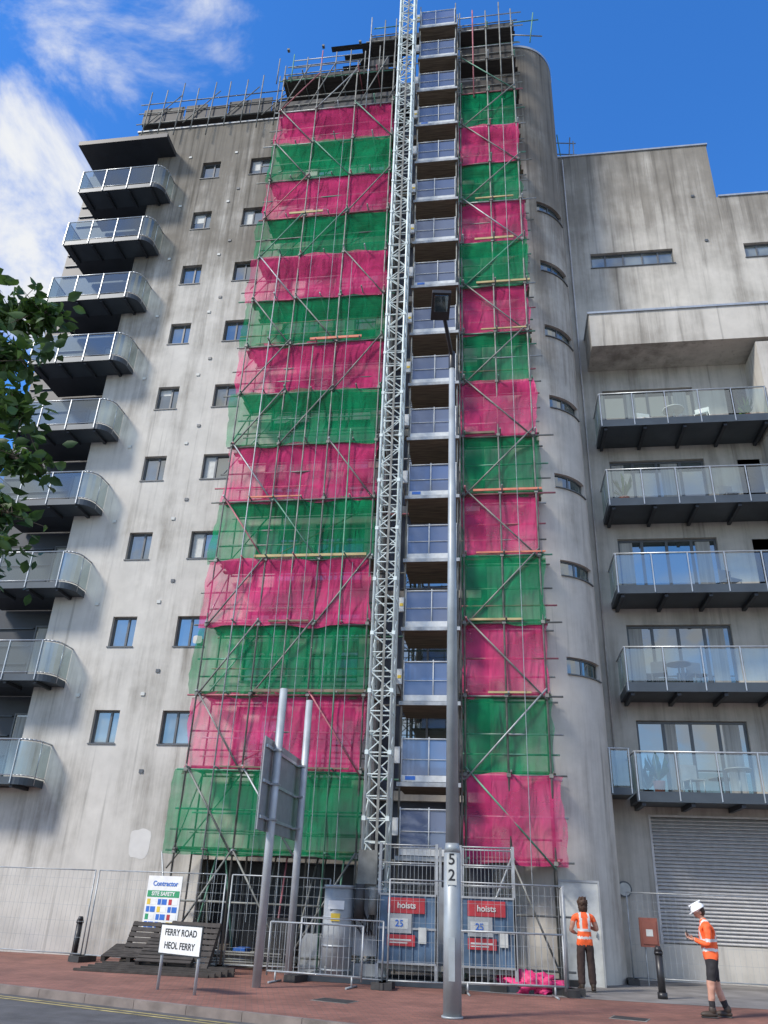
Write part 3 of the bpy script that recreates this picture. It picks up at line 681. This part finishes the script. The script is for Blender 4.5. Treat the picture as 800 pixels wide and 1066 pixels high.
text('hoists', (-2.14, 18.885, 1.51), .17, M['blind'], H); text('hoists', (-.43, 18.885, 1.51), .17, M['blind'], H)

# ------------------------------------------------------------------ ground
g = MB(); g.poly([(-600,-600,-.14),(600,-600,-.14),(600,600,-.14),(-600,600,-.14)], M['earth']); g.done('ground')
def ky(x): return 12.35-0.31*x
p = MB()
xs = [-60+2*i for i in range(61)]
p.poly([(x, ky(x)+.13, 0.0) for x in xs]+[(60, 24.0, 0.0), (-60, 31.2, 0.0)], M['brick']); p.done('pavement')
p = MB(); p.poly([(-5.5, 20.6, .004), (-.2, 18.6, .004), (3, 18.5, .004), (30, 18.5, .004), (30, 24.2, .004), (-5.5, 24.2, .004)], M['paveg']); p.done('paved_forecourt')
k = MB()
for i in range(len(xs)-1):
    n_ = 2
    for j in range(n_):
        a = xs[i]+2*j/n_+.004; b = xs[i]+2*(j+1)/n_-.004
        T = [(a, ky(a)), (b, ky(b)), (b, ky(b)+.128), (a, ky(a)+.128)]
        lo = [(x, y, -.125) for x, y in T]; hi = [(x, y, .002) for x, y in T]
        k.poly(hi, M['kerb']); k.poly([lo[0], lo[1], hi[1], hi[0]], M['kerb']); k.poly([lo[1], lo[2], hi[2], hi[1]], M['kerb']); k.poly([lo[3], lo[0], hi[0], hi[3]], M['kerb'])
k.done('kerb')
r = MB(); r.poly([(-60, ky(-60), -.125), (60, ky(60), -.125), (60, ky(60)-9, -.125), (-60, ky(-60)-9, -.125)], M['asphalt']); r.done('road')
ln = MB()
for off in (.25, .45):
    ln.poly([(-60, ky(-60)-off, -.121), (60, ky(60)-off, -.121), (60, ky(60)-off-.08, -.121), (-60, ky(-60)-off-.08, -.121)], M['yellow'])
ln.done('yellow_road_lines')
p = MB(); p.poly([(-60, ky(-60)-9, .0), (60, ky(60)-9, .0), (60, -60, .0), (-60, -60, .0)], M['paveg'])
p.poly([(-60, ky(-60)-9, .0), (60, ky(60)-9, .0), (60, ky(60)-9, -.13), (-60, ky(-60)-9, -.13)], M['kerb']); p.done('near_pavement')
def cover(x, y, w, d):
    mb = MB(); T = Matrix.Translation((x, y, 0)) @ Matrix.Rotation(rad(-17), 4, 'Z')
    mb.box(0, w, 0, d, -.01, .005, M['galvd'], T); mb.box(.03, w-.03, .03, d-.03, .004, .008, M['rubber'], T); mb.done('manhole_cover')
cover(1.6, 15.6, .6, .45); cover(-3.4, 15.6, .7, .5)

# ------------------------------------------------------------------ fences
def heras(a, b, h=2.0, lean=0.0):
    a = Vector((a[0], a[1], 0)); b = Vector((b[0], b[1], 0)); d = b-a; L = d.length
    ang = math.atan2(d.y, d.x)
    T = Matrix.Translation(a) @ Matrix.Rotation(ang, 4, 'Z')
    mb = MB(); P = lambda x, z: T @ Vector((x, lean*z, z))
    for x in (0.03, L-.03): mb.tube(P(x, .05), P(x, h), .019, M['galv'], 6)
    for z in (.15, h): mb.tube(P(.03, z), P(L-.03, z), .016, M['galv'], 6)
    n = int(L/.13)
    for i in range(1, n): x = L*i/n; mb.tube(P(x, .15), P(x, h), .0028, M['galv'], 3, cap=False)
    for z in (.5, .85, 1.2, 1.6, 1.8): mb.tube(P(.03, z), P(L-.03, z), .003, M['galv'], 3, cap=False)
    for x in (0, L):
        mb.box(x-.13, x+.13, -.33, .33, .005, .13, M['rubber'], T)
    return mb.done('temporary_fence')
heras((-17.2, 21.4), (-13.7, 21.1)); heras((-13.65, 21.1), (-10.2, 20.6)); heras((-10.1, 20.5), (-6.5, 19.75)); heras((-6.4, 19.75), (-4.1, 20.3))
heras((-2.45, 18.2), (-1.15, 18.35)); heras((-1.05, 18.4), (1.2, 18.9)); heras((2.95, 22.6), (6.4, 22.5)); heras((6.5, 22.5), (9.9, 22.4)); heras((1.2, 19.0), (1.25, 21.2))
heras((-4.4, 18.7), (-2.5, 18.2), 1.2)
def barrier(a, b):
    a = Vector((a[0], a[1], 0)); b = Vector((b[0], b[1], 0)); d = b-a; L = d.length
    T = Matrix.Translation(a) @ Matrix.Rotation(math.atan2(d.y, d.x), 4, 'Z'); mb = MB(); P = lambda x, z, y=0: T @ Vector((x, y, z))
    mb.tube(P(0, .12), P(0, 1.1), .02, M['galv']); mb.tube(P(L, .12), P(L, 1.1), .02, M['galv'])
    for z in (.2, 1.1): mb.tube(P(0, z), P(L, z), .02, M['galv'])
    for i in range(1, int(L/.12)): mb.tube(P(i*.12, .2), P(i*.12, 1.1), .008, M['galv'], 5)
    for x in (.2, L-.2): mb.tube(P(x, .02, -.3), P(x, .02, .3), .02, M['galv']); mb.tube(P(x, .02), P(x, .2), .02, M['galv'])
    mb.done('crowd_barrier')
barrier((-4.95, 18.3), (-2.9, 17.9)); barrier((-1.0, 18.05), (1.1, 18.35))

# ------------------------------------------------------------------ street lamp
sl = empty('street_lamp'); mb = MB(); lx, ly = -.88, 14.4
mb.tube((lx, ly, 0), (lx, ly, 2.35), .145, M['lamp'], 24, .14); mb.tube((lx, ly, 2.35), (lx, ly, 2.5), .14, M['lamp'], 24, .112)
mb.tube((lx, ly, 2.5), (lx, ly, 12.5), .112, M['lamp'], 24, .062)
mb.tube((lx, ly, 0.001), (lx, ly, .03), .17, M['lamp'], 24)
mb.box(lx-.05, lx+.05, ly-.147, ly-.13, .5, 1.1, M['lamp'])
mb.done('column', sl)
mb = MB(); mb.tube((lx, ly, 12.3), (lx, ly, 12.75), .075, M['black'], 16)
mb.tube((lx, ly, 12.65), (-1.0, 13.55, 13.1), .045, M['black'], 12)
T = Matrix.Translation((-1.05, 13.25, 13.1)) @ Matrix.Rotation(rad(8), 4, 'Z') @ Matrix.Rotation(rad(-12), 4, 'X')
mb.box(-.2, .2, -.38, .34, -.03, .07, M['black'], T); mb.box(-.13, .13, -.2, .2, .07, .12, M['black'], T)
mb.box(-.15, .15, -.32, .1, -.045, -.031, M['rail_glass2'], T)
mb.done('lantern', sl, 0.02)
text('5\n2', (lx+.0, ly-.15, 2.12), .24, M['black'], sl)
mb = MB(); mb.box(lx-.08, lx+.08, ly-.147, ly-.142, 1.86, 2.32, M['blind']); mb.done('number_plate', sl)

# ------------------------------------------------------------------ big road sign (seen from back)
rs = empty('road_sign'); mb = MB()
mb.tube((-4.80, 17.07, 0), (-4.80, 17.07, 5.75), .085, M['post'], 16); mb.tube((-4.74, 19.3, 0), (-4.74, 19.3, 6.0), .085, M['post'], 16)
mb.done('posts', rs)
mb = MB(); mb.box(-4.96, -4.93, 16.5, 19.75, 2.78, 4.62, M['signback'])
for z in (3.0, 3.7, 4.4): mb.box(-4.93, -4.885, 16.55, 19.7, z, z+.06, M['alum'])
mb.box(-4.965, -4.961, 16.55, 19.7, 2.83, 4.57, M['green'])
for y in (17.07, 19.3):
    for z in (3.0, 3.7, 4.4): mb.box(-4.9, -4.70, y-.11, y+.11, z-.01, z+.03, M['galv'])
mb.done('panel', rs)

# ------------------------------------------------------------------ street name sign
ns = empty('street_name_sign'); a = Vector((-6.33, 15.8, 0)); b = Vector((-5.35, 15.25, 0)); an = math.atan2(b.y-a.y, b.x-a.x); Ls = (b-a).length
T = Matrix.Translation(a) @ Matrix.Rotation(an, 4, 'Z'); mb = MB()
for x in (.06, Ls-.06): mb.tube(T @ Vector((x, .03, 0)), T @ Vector((x, .03, 1.05)), .028, M['post'], 10)
mb.box(-.02, Ls+.02, -.02, 0, .56, 1.06, M['black'], T); mb.box(.005, Ls-.005, -.024, -.0205, .585, 1.035, M['white'], T); mb.done('plate', ns)
c = T @ Vector((Ls/2, -.027, .92)); text('FERRY ROAD', c, .15, M['black'], ns, an)
c = T @ Vector((Ls/2, -.027, .71)); text('HEOL FERRY', c, .15, M['black'], ns, an)

# ------------------------------------------------------------------ safety notice board
sn = empty('safety_notice_board'); T = Matrix.Translation((-8.55, 20.05, 0)) @ Matrix.Rotation(math.atan2(-.75, 3.6), 4, 'Z'); mb = MB()
mb.box(0, .95, -.02, 0, .75, 1.92, M['white'], T)
mb.box(.03, .92, -.024, -.0205, 1.46, 1.60, M['green'], T)
q = [('yel',0,0),('bluep',1,0),('red',2,0),('bluep',0,1),('yel',1,1),('bluep',2,1),('green',0,2),('bluep',1,2),('red',2,2),('bluep',0,3),('bluep',1,3),('yel',2,3)]
for m_, i, j in q:
    mb.box(.05+i*.3, .14+i*.3, -.024, -.0205, 1.30-j*.16, 1.42-j*.16, M[m_], T)
    mb.box(.16+i*.3, .30+i*.3, -.024, -.0205, 1.30-j*.16, 1.42-j*.16, M[m_ if (i+j) % 2 else 'white'], T)
mb.done('board', sn)
text('SITE SAFETY', T @ Vector((.475, -.027, 1.53)), .12, M['white'], sn, math.atan2(-.75, 3.6)); text('Contractor', T @ Vector((.5, -.027, 1.75)), .15, M['bluep'], sn, math.atan2(-.75, 3.6))

# ------------------------------------------------------------------ bollards
def bollard(x, y):
    mb = MB(); mb.tube((x, y, 0), (x, y, .8), .075, M['black'], 20); mb.tube((x, y, .8), (x, y, .85), .09, M['black'], 20); mb.tube((x, y, .85), (x, y, .95), .085, M['black'], 20, .05)
    mb.tube((x, y, .0), (x, y, .12), .1, M['black'], 20); mb.done('bollard')
bollard(3.1, 19.4); bollard(-10.55, 20.9)
mb = MB()
for s_, (px, py, rz, tl) in enumerate(((-8.6, 19.3, -.05, 62), (-7.6, 19.1, -.2, 66), (-8.0, 18.7, .02, 30), (-8.9, 18.9, .1, 12))):
    T = Matrix.Translation((px, py, .06+.03*s_)) @ Matrix.Rotation(rz, 4, 'Z') @ Matrix.Rotation(rad(tl), 4, 'X')
    for i in range(8): mb.box(0, 1.25, .12*i, .12*i+.09, .1, .12, M['wood_dk'], T)
    for x in (0, .57, 1.15): mb.box(x, x+.09, 0, .95, 0, .098, M['wood_dk'], T)
for i in range(5): mb.box(-9.2+.1*i, -6.2+.1*i, 18.3+.12*i, 18.38+.12*i, .005, .05+.03*i, M['wood_dk'])
mb.done('pallet_stack')
def lump(name, c, r, mat, amp=.35, fr=3, seed=0):
    mb = MB(); mb.ball(c, r, mat, 48, 26, lambda p: 1+amp*noise.noise(p*fr+Vector((seed, 0, 0)))+amp*.6*noise.noise(p*fr*2.7)+amp*.3*noise.noise(p*fr*6)); return mb.done(name)
lump('pink_sheeting', (.45, 19.2, .1), (.6, .35, .24), M['pinktarp'], .6, 2.5)
mb = MB(); mb.box(1.28, 2.15, 21.25, 21.30, .005, 2.15, M['blind']); mb.box(1.24, 1.28, 21.23, 21.32, .005, 2.2, M['grey']); mb.box(2.15, 2.19, 21.23, 21.32, .005, 2.2, M['grey']); mb.box(1.28, 2.15, 21.23, 21.32, 2.152, 2.2, M['grey']); mb.tube((2.05, 21.22, 1.0), (2.05, 21.22, 1.12), .015, M['galv']); mb.done('site_door')
mb = MB(); mb.box(3.2, 3.62, 22.35, 22.5, .82, 1.45, M['redbrown']); mb.box(3.24, 3.58, 22.33, 22.349, .88, 1.38, M['redbrown']); mb.tube((3.3, 22.45, 0), (3.3, 22.45, .82), .02, M['galv']); mb.tube((3.52, 22.45, 0), (3.52, 22.45, .82), .02, M['galv']); mb.box(3.33, 3.49, 22.325, 22.33, 1.05, 1.2, M['blind']); mb.done('utility_box', None, .01)
mb = MB()
for i in range(9):
    x = -.9+R(0,2.0); y = 19.0+R(-.2,.3); w = R(.2,.5); T = Matrix.Translation((x, y, 0)) @ Matrix.Rotation(R(-.6,.6), 4, 'Z'); mb.box(0, w, 0, R(.15,.3), .005, R(.06,.22), random.choice([M['board'], M['rubber'], M['grey'], M['wood_dk']]), T)
for i in range(7): mb.tube((-7.8+R(0,.3), 20.9+R(-.2,.2), .05+i*.05), (-5.2+R(0,.3), 20.9+R(-.2,.2), .05+i*.05), .028, M['galvd'])
mb.box(-6.0, -5.2, 21.0, 21.6, .3, 1.1, M['rubber']); mb.box(-4.9, -4.4, 20.9, 21.4, .005, .8, M['grey'])
for i in range(10):
    x = -8+i*.45; mb.box(x, x+R(.2,.4), 21.3+R(-.2,.3), 21.7+R(0,.3), .005, R(.1,.6), random.choice([M['board'], M['rubber'], M['wood_dk'], M['bluep'], M['wood_dk']]))
mb.done('site_materials', None, .008)

# ------------------------------------------------------------------ tree
tr = empty('tree'); tw = MB(); lf = MB()
def limb(pts, r0, r1):
    n = len(pts)-1
    for i in range(n):
        a = r0+(r1-r0)*i/n; b = r0+(r1-r0)*(i+1)/n; tw.tube(pts[i], pts[i+1], a, M['bark'], 9, b)
base = Vector((-5.9, 5.0, 0))
limb([base, (-5.85, 5.0, 1.2), (-5.95, 5.05, 2.4), (-5.85, 5.0, 3.6), (-5.9, 4.95, 5.0), (-5.8, 5.1, 6.6)], .17, .05)
def leaf(c, s):
    d = Vector((R(-1,1), R(-1,1), R(-.9,.3))).normalized(); u = d.cross(Vector((R(-1,1), R(-1,1), R(-1,1)))).normalized(); w = d.cross(u)*s*.12
    c = Vector(c); mi = lf.mi(M['leaf']); k = len(lf.v)
    P = [c, c+d*s*.3+u*s*.27+w, c+d*s*.62+u*s*.25+w, c+d*s, c+d*s*.62-u*s*.25+w, c+d*s*.3-u*s*.27+w, c+d*s*.5]
    lf.v += [tuple(p) for p in P]
    for a_, b_ in ((0,1),(1,2),(2,3),(3,4),(4,5),(5,0)): lf.f.append((k+a_, k+b_, k+6)); lf.m.append(mi); lf.sm.append(True)
def spray(pts, r0, nl, spread, ls=.12):
    limb(pts, r0, .006)
    P = [Vector(p) for p in pts]
    for i in range(nl):
        t = (R(.25, 1)**.8)*(len(P)-1); k = min(int(t), len(P)-2); q = P[k].lerp(P[k+1], t-k)
        off = Vector((random.gauss(0,1), random.gauss(0,1), random.gauss(0,.8)))*spread*R(.3,1)
        if i % 5 == 0: tw.tube(q, q+off, .005, M['bark'], 4, .002)
        leaf(q+off, ls*R(.7,1.25))
spray([(-5.9,5,5.2), (-5.0,4.8,5.7), (-4.2,4.7,5.9), (-3.75,4.6,5.82), (-3.5,4.55,5.72)], .05, 460, .15, .115)
spray([(-5.9,5,5.0), (-5.0,4.8,5.4), (-4.3,4.6,5.5), (-3.8,4.5,5.35), (-3.55,4.45,5.2)], .05, 440, .16, .115)
spray([(-5.9,5,4.2), (-5.0,4.8,4.9), (-4.2,4.6,5.05), (-3.65,4.5,4.85), (-3.42,4.45,4.68)], .05, 440, .13, .115)
spray([(-5.9,5,3.9), (-5.0,4.8,4.3), (-4.2,4.6,4.5), (-3.7,4.5,4.45), (-3.15,4.45,4.25)], .05, 380, .10, .115)
spray([(-5.9,5,3.7), (-5.0,4.8,4.0), (-4.2,4.6,4.1), (-3.7,4.5,4.05), (-3.25,4.45,3.86)], .04, 260, .09, .115)
spray([(-5.9,5,3.4), (-5.0,4.8,3.7), (-4.2,4.6,3.8), (-3.6,4.5,3.75), (-3.25,4.45,3.62)], .04, 160, .08, .11)
for i in range(26):
    a = R(0.6, 5.7); e = R(-.2, 1.3); L_ = R(1.2, 2.0)
    s_ = Vector((-5.9, 5.0, R(3.4, 5.8))); en = s_+Vector((math.cos(a)*L_*math.cos(e), math.sin(a)*L_*math.cos(e), math.sin(e)*L_*.9+.2))
    if en.x > -4.3 and en.y < 6.5: en.x = -4.5
    mid = s_.lerp(en, .5)+Vector((0, 0, .2)); spray([s_, mid, en], .035, 260, .3, .13)
tw.done('trunk_and_branches', tr); lf.done('leaves', tr)

# ------------------------------------------------------------------ people
def person(name, loc, rz, J, top_mat_fn, hair=True, hat=False, head_pitch=0.0, head_yaw=0.0):
    root = empty(name, loc); root.rotation_euler = (0, 0, rz)
    names = list(J['pts'].keys()); idx = {n: i for i, n in enumerate(names)}
    me = bpy.data.meshes.new('body_skeleton'); me.from_pydata([J['pts'][n][0] for n in names], [(idx[a], idx[b]) for a, b in J['edges']], [])
    o = bpy.data.objects.new('tmp_body', me); sc.collection.objects.link(o)
    o.modifiers.new('skin', 'SKIN')
    sv = me.skin_vertices[0].data
    for i, n in enumerate(names):
        r_ = J['pts'][n][1]; sv[i].radius = (r_, r_)
        sv[i].use_root = (n == 'pelvis')
    s_ = o.modifiers.new('sub', 'SUBSURF'); s_.levels = 3; s_.render_levels = 3
    dg = bpy.context.evaluated_depsgraph_get(); em = bpy.data.meshes.new_from_object(o.evaluated_get(dg))
    bpy.data.objects.remove(o)
    mats = []; ids = []
    segs = [(a, b, Vector(J['pts'][a][0]), Vector(J['pts'][b][0])) for a, b in J['edges']]
    for pl in em.polygons:
        c = pl.center; best = None; bdist = 1e9
        for a, b, p, q in segs:
            d = q-p; t = max(0, min(1, (c-p).dot(d)/d.length_squared)); rr = J['pts'][a][1]*(1-t)+J['pts'][b][1]*t
            dist = (c-(p+d*t)).length/max(rr, .01)
            if dist < bdist: bdist = dist; best = (a, b, t)
        m = top_mat_fn(c, best)
        if m not in mats: mats.append(m)
        ids.append(mats.index(m))
    em.materials.clear()
    for m in mats: em.materials.append(m)
    em.polygons.foreach_set('material_index', ids); em.polygons.foreach_set('use_smooth', [True]*len(ids))
    for v in em.vertices:
        n_ = noise.noise(Vector(v.co)*14); v.co += v.normal*n_*.010
    em.update()
    body = bpy.data.objects.new('body', em); sc.collection.objects.link(body); body.parent = root
    hd = MB(); hp = Vector(J['head'])
    def fn(p):
        s = 1.0
        if p.y > 0: s += .16*math.exp(-((p.x/.16)**2+((p.z+.12)/.22)**2))
        if p.z < -.3: s -= .14*(abs(p.x)) + (.12 if p.y < 0 else 0)
        if p.y > .3: s -= .07*math.exp(-(((abs(p.x)-.33)/.14)**2+((p.z-.08)/.12)**2))
        return s
    hd.ball((0, 0, 0), (.076, .097, .12), M['skin'], 28, 20, fn)
    for sx in (-1, 1):
        hd.ball((sx*.030, .083, .008), (.011, .008, .008), M['white'], 8, 6); hd.ball((sx*.030, .090, .008), (.005, .004, .005), M['black'], 8, 6)
        hd.ball((sx*.078, -.005, -.01), (.012, .022, .032), M['skin'], 10, 8)
    hd.ball((0, .083, -.058), (.024, .010, .007), M['lip'], 10, 6)
    if hair:
        def hf(p): return 1+.22*noise.noise(p*3.2)+.12*noise.noise(p*9)
        hd.ball((0, -.028, .02), (.108, .105, .125), M['hair'], 40, 28, hf); hd.ball((0, -.075, -.085), (.095, .06, .12), M['hair'], 36, 24, hf)
    else:
        hd.ball((0, -.02, .02), (.082, .09, .108), M['hair'], 20, 14)
    if hat:
        hd.ball((0, -.005, .05), (.108, .128, .105), M['hat'], 28, 18, lambda p: 1 if p.z > -.1 else .8)
        hd.tube((0, .005, .04), (0, .005, .052), .135, M['hat'], 28); hd.box(-.06, .06, .10, .17, .036, .048, M['hat']); hd.box(-.018, .018, -.12, .11, .14, .165, M['hat'])
    ho = hd.done('head', root); ho.location = hp; ho.rotation_euler = (head_pitch, 0, head_yaw)
    for s_, (w, el) in (('l', ('wr_l', 'el_l')), ('r', ('wr_r', 'el_r'))):
        W = Vector(J['pts'][w][0]); d = (W-Vector(J['pts'][el][0])).normalized(); hm = MB()
        side = d.cross(Vector((0, 0, 1))).normalized(); 
        if side.length < .1: side = Vector((1, 0, 0))
        nrm = d.cross(side).normalized(); sg = 1 if s_ == 'l' else -1
        q = Matrix((side, d, nrm)).transposed().to_4x4(); q.translation = W
        hm.ball((0, .045, 0), (.042, .052, .018), M['skin'], 14, 10)
        for i, (ox, L_) in enumerate(((-.032, .062), (-.011, .075), (.011, .07), (.031, .055))):
            p0 = Vector((ox, .085, 0)); p1 = p0+Vector((ox*.1, L_*.5, -.012)); p2 = p1+Vector((0, L_*.35, -.028))
            hm.tube(p0, p1, .009, M['skin'], 8, .0085); hm.ball(p1, .0086, M['skin'], 8, 6); hm.tube(p1, p2, .0085, M['skin'], 8, .007); hm.ball(p2, .007, M['skin'], 8, 6)
        t0 = Vector((sg*.035, .03, -.005)); t1 = t0+Vector((sg*.028, .03, -.012)); t2 = t1+Vector((sg*.004, .03, -.012))
        hm.tube(t0, t1, .012, M['skin'], 8, .010); hm.tube(t1, t2, .010, M['skin'], 8, .008); hm.ball(t2, .008, M['skin'], 8, 6)
        h_ = hm.done('hand', root); h_.matrix_local = q
    for s_ in ('l', 'r'):
        A = Vector(J['pts']['an_'+s_][0]); sm_ = MB(); fy = J.get('toe_'+s_, 0.0)
        sm_.ball((0, .06, -.035), (.052, .145, .052), M['boot'], 18, 12, lambda p: 1 if p.z > -.6 else .92)
        sm_.ball((0, -.005, .03), (.056, .064, .08), M['boot'], 16, 10)
        sm_.box(-.046, .046, -.075, .19, -.088, -.066, M['rubber'])
        h_ = sm_.done('boot', root, .01); h_.location = (A.x, A.y, .089); h_.rotation_euler = (0, 0, fy)
    return root
EDG = [('pelvis','waist'),('waist','chest'),('chest','upper'),('upper','neck'),('neck','hb'),('upper','sh_l'),('sh_l','el_l'),('el_l','wr_l'),('upper','sh_r'),('sh_r','el_r'),('el_r','wr_r'),
       ('pelvis','hip_l'),('hip_l','kn_l'),('kn_l','an_l'),('pelvis','hip_r'),('hip_r','kn_r'),('kn_r','an_r')]
def top_fn(trouser, short, sleeves, armmat):
    def fn(c, best):
        a, b, t = best
        arm_u = a.startswith('sh_'); arm_f = a.startswith('el_')
        if a == 'neck' or (a == 'upper' and b == 'neck' and t > .5): return M['skin']
        if arm_f: return (armmat if not sleeves else M['hivis']) if t < .9 else M['skin']
        if arm_u and not sleeves and t > .3: return armmat
        if a.startswith('kn_'):
            if short: return M['skin'] if t < .62 else M['cloth']
            return trouser
        if a.startswith('hip_') and b.startswith('kn_'):
            if short and t > .85: return M['skin']
            return trouser
        if c.z < .88: return trouser
        if 1.00 < c.z < 1.05 or 1.15 < c.z < 1.20: return M['refl']
        if .065 < abs(c.x) < .115 and c.z > 1.2 and not arm_u: return M['refl']
        return M['hivis']
    return fn
J1 = {'pts': {'pelvis': ((0,0,.96), .145), 'waist': ((0,0,1.10), .145), 'chest': ((0,0,1.30), .175), 'upper': ((0,-.01,1.42), .125), 'neck': ((0,0,1.53), .052), 'hb': ((0,.015,1.60), .048),
  'sh_l': ((-.20,0,1.42), .070), 'el_l': ((-.28,.03,1.15), .048), 'wr_l': ((-.13,.24,1.10), .030), 'sh_r': ((.20,0,1.42), .070), 'el_r': ((.30,.05,1.17), .048), 'wr_r': ((.16,.27,1.24), .030),
  'hip_l': ((-.09,0,.88), .105), 'kn_l': ((-.11,.01,.50), .09), 'an_l': ((-.12,-.01,.10), .08), 'hip_r': ((.09,0,.88), .105), 'kn_r': ((.11,.03,.50), .09), 'an_r': ((.13,.02,.10), .08)},
  'edges': EDG, 'head': (0,.02,1.69), 'toe_l': .2, 'toe_r': -.25}
person('construction_worker', (1.66, 19.95, 0.004), rad(8), J1, top_fn(M['cloth_br'], False, False, M['skin']), True, False, rad(12), 0)
J2 = {'pts': {'pelvis': ((0,0,.94), .14), 'waist': ((0,.01,1.08), .145), 'chest': ((0,.02,1.27), .17), 'upper': ((0,.03,1.40), .12), 'neck': ((0,.06,1.49), .055), 'hb': ((0,.085,1.55), .05),
  'sh_l': ((-.19,.02,1.38), .072), 'el_l': ((-.23,.03,1.10), .054), 'wr_l': ((-.09,.26,1.17), .034), 'sh_r': ((.19,.02,1.38), .072), 'el_r': ((.23,.04,1.10), .054), 'wr_r': ((.08,.27,1.19), .034),
  'hip_l': ((-.09,0,.86), .115), 'kn_l': ((-.11,.07,.49), .075), 'an_l': ((-.12,.10,.11), .05), 'hip_r': ((.09,0,.86), .115), 'kn_r': ((.12,-.03,.49), .075), 'an_r': ((.14,-.16,.11), .05)},
  'edges': EDG, 'head': (0,.11,1.62), 'toe_l': .15, 'toe_r': -.3}
w2 = person('construction_worker', (3.55, 16.6, 0.0), rad(82), J2, top_fn(M['cloth'], True, True, M['skin']), False, True, rad(-28), 0)
mb = MB(); mb.box(-.04, .04, .36, .375, 1.17, 1.32, M['black']); ph = mb.done('phone', w2)

# ------------------------------------------------------------------ world & sun
el, az = rad(42), rad(228)
w = bpy.data.worlds.new('World'); sc.world = w; w.use_nodes = True; nt = w.node_tree; nt.nodes.clear(); L = nt.links.new
out = nt.nodes.new('ShaderNodeOutputWorld')
sky = nt.nodes.new('ShaderNodeTexSky'); sky.sky_type = 'NISHITA'; sky.sun_disc = False; sky.sun_elevation = el; sky.sun_rotation = az; sky.ozone_density = 4.0; sky.air_density = 1.0; sky.dust_density = 0.1
bg = nt.nodes.new('ShaderNodeBackground'); bg.inputs[1].default_value = 0.15
hs = nt.nodes.new('ShaderNodeHueSaturation'); hs.inputs['Hue'].default_value = .508; hs.inputs['Saturation'].default_value = 1.27; hs.inputs['Value'].default_value = 1.95; L(sky.outputs[0], hs.inputs['Color']); L(hs.outputs[0], bg.inputs[0])
bg2 = nt.nodes.new('ShaderNodeBackground'); bg2.inputs[0].default_value = (0.95, 0.97, 1, 1); bg2.inputs[1].default_value = 0.92
tc = nt.nodes.new('ShaderNodeTexCoord')
no = nt.nodes.new('ShaderNodeTexNoise'); no.inputs['Scale'].default_value = 4.2; no.inputs['Detail'].default_value = 11; no.inputs['Roughness'].default_value = 0.6; no.inputs['Distortion'].default_value = 0.4
mpw = nt.nodes.new('ShaderNodeMapping'); mpw.inputs['Scale'].default_value = (1, 1, 1.5); L(tc.outputs['Generated'], mpw.inputs[0]); L(mpw.outputs[0], no.inputs['Vector'])
prev = None
for d, lo, hi, amt in (((-350, 470, 830), .985, 1.0, .19), ((-500, 527, 600), .982, .998, .32), ((0.2, -1, .35), -.1, .6, .29)):
    d = Vector(d).normalized()
    dp = nt.nodes.new('ShaderNodeVectorMath'); dp.operation = 'DOT_PRODUCT'; L(tc.outputs['Generated'], dp.inputs[0]); dp.inputs[1].default_value = d
    mr = nt.nodes.new('ShaderNodeMapRange'); mr.interpolation_type = 'SMOOTHSTEP'; mr.inputs['From Min'].default_value = lo; mr.inputs['From Max'].default_value = hi; mr.inputs['To Max'].default_value = amt
    L(dp.outputs['Value'], mr.inputs['Value'])
    if prev is None: prev = mr.outputs[0]
    else:
        m_ = nt.nodes.new('ShaderNodeMath'); m_.operation = 'MAXIMUM'; L(prev, m_.inputs[0]); L(mr.outputs[0], m_.inputs[1]); prev = m_.outputs[0]
ad = nt.nodes.new('ShaderNodeMath'); ad.operation = 'ADD'; L(no.outputs['Fac'], ad.inputs[0]); L(prev, ad.inputs[1])
mr = nt.nodes.new('ShaderNodeMapRange'); mr.interpolation_type = 'SMOOTHSTEP'; mr.inputs['From Min'].default_value = .66; mr.inputs['From Max'].default_value = .90; L(ad.outputs[0], mr.inputs['Value'])
mx = nt.nodes.new('ShaderNodeMixShader'); L(mr.outputs[0], mx.inputs[0]); L(bg.outputs[0], mx.inputs[1]); L(bg2.outputs[0], mx.inputs[2]); L(mx.outputs[0], out.inputs[0])
sd = bpy.data.lights.new('sun', 'SUN'); sd.energy = 4.3; sd.angle = rad(10); sd.color = (1, .93, .83); so = bpy.data.objects.new('sun', sd); sc.collection.objects.link(so)
Sv = Vector((math.cos(el)*math.sin(az), math.cos(el)*math.cos(az), math.sin(el))); so.rotation_euler = Sv.to_track_quat('Z', 'Y').to_euler()
# ------------------------------------------------------------------ camera
th, ps, rh_ = rad(26.2), rad(9.0), rad(2.4)
h = Vector((-math.sin(ps), math.cos(ps), 0)); r0 = Vector((math.cos(ps), math.sin(ps), 0)); zz = Vector((0, 0, 1))
F = math.cos(th)*h+math.sin(th)*zz; up0 = -math.sin(th)*h+math.cos(th)*zz
Rr = math.cos(rh_)*r0+math.sin(rh_)*up0; U = -math.sin(rh_)*r0+math.cos(rh_)*up0
cam = bpy.data.cameras.new('camera'); co = bpy.data.objects.new('camera', cam); sc.collection.objects.link(co)
m = Matrix((Rr, U, -F)).transposed().to_4x4(); m.translation = (0, 0, 1.6); co.matrix_world = m
cam.sensor_fit = 'VERTICAL'; cam.sensor_height = 24; cam.sensor_width = 18; cam.lens = 820/1066*24; cam.clip_end = 3000; cam.clip_start = .05
sc.camera = co
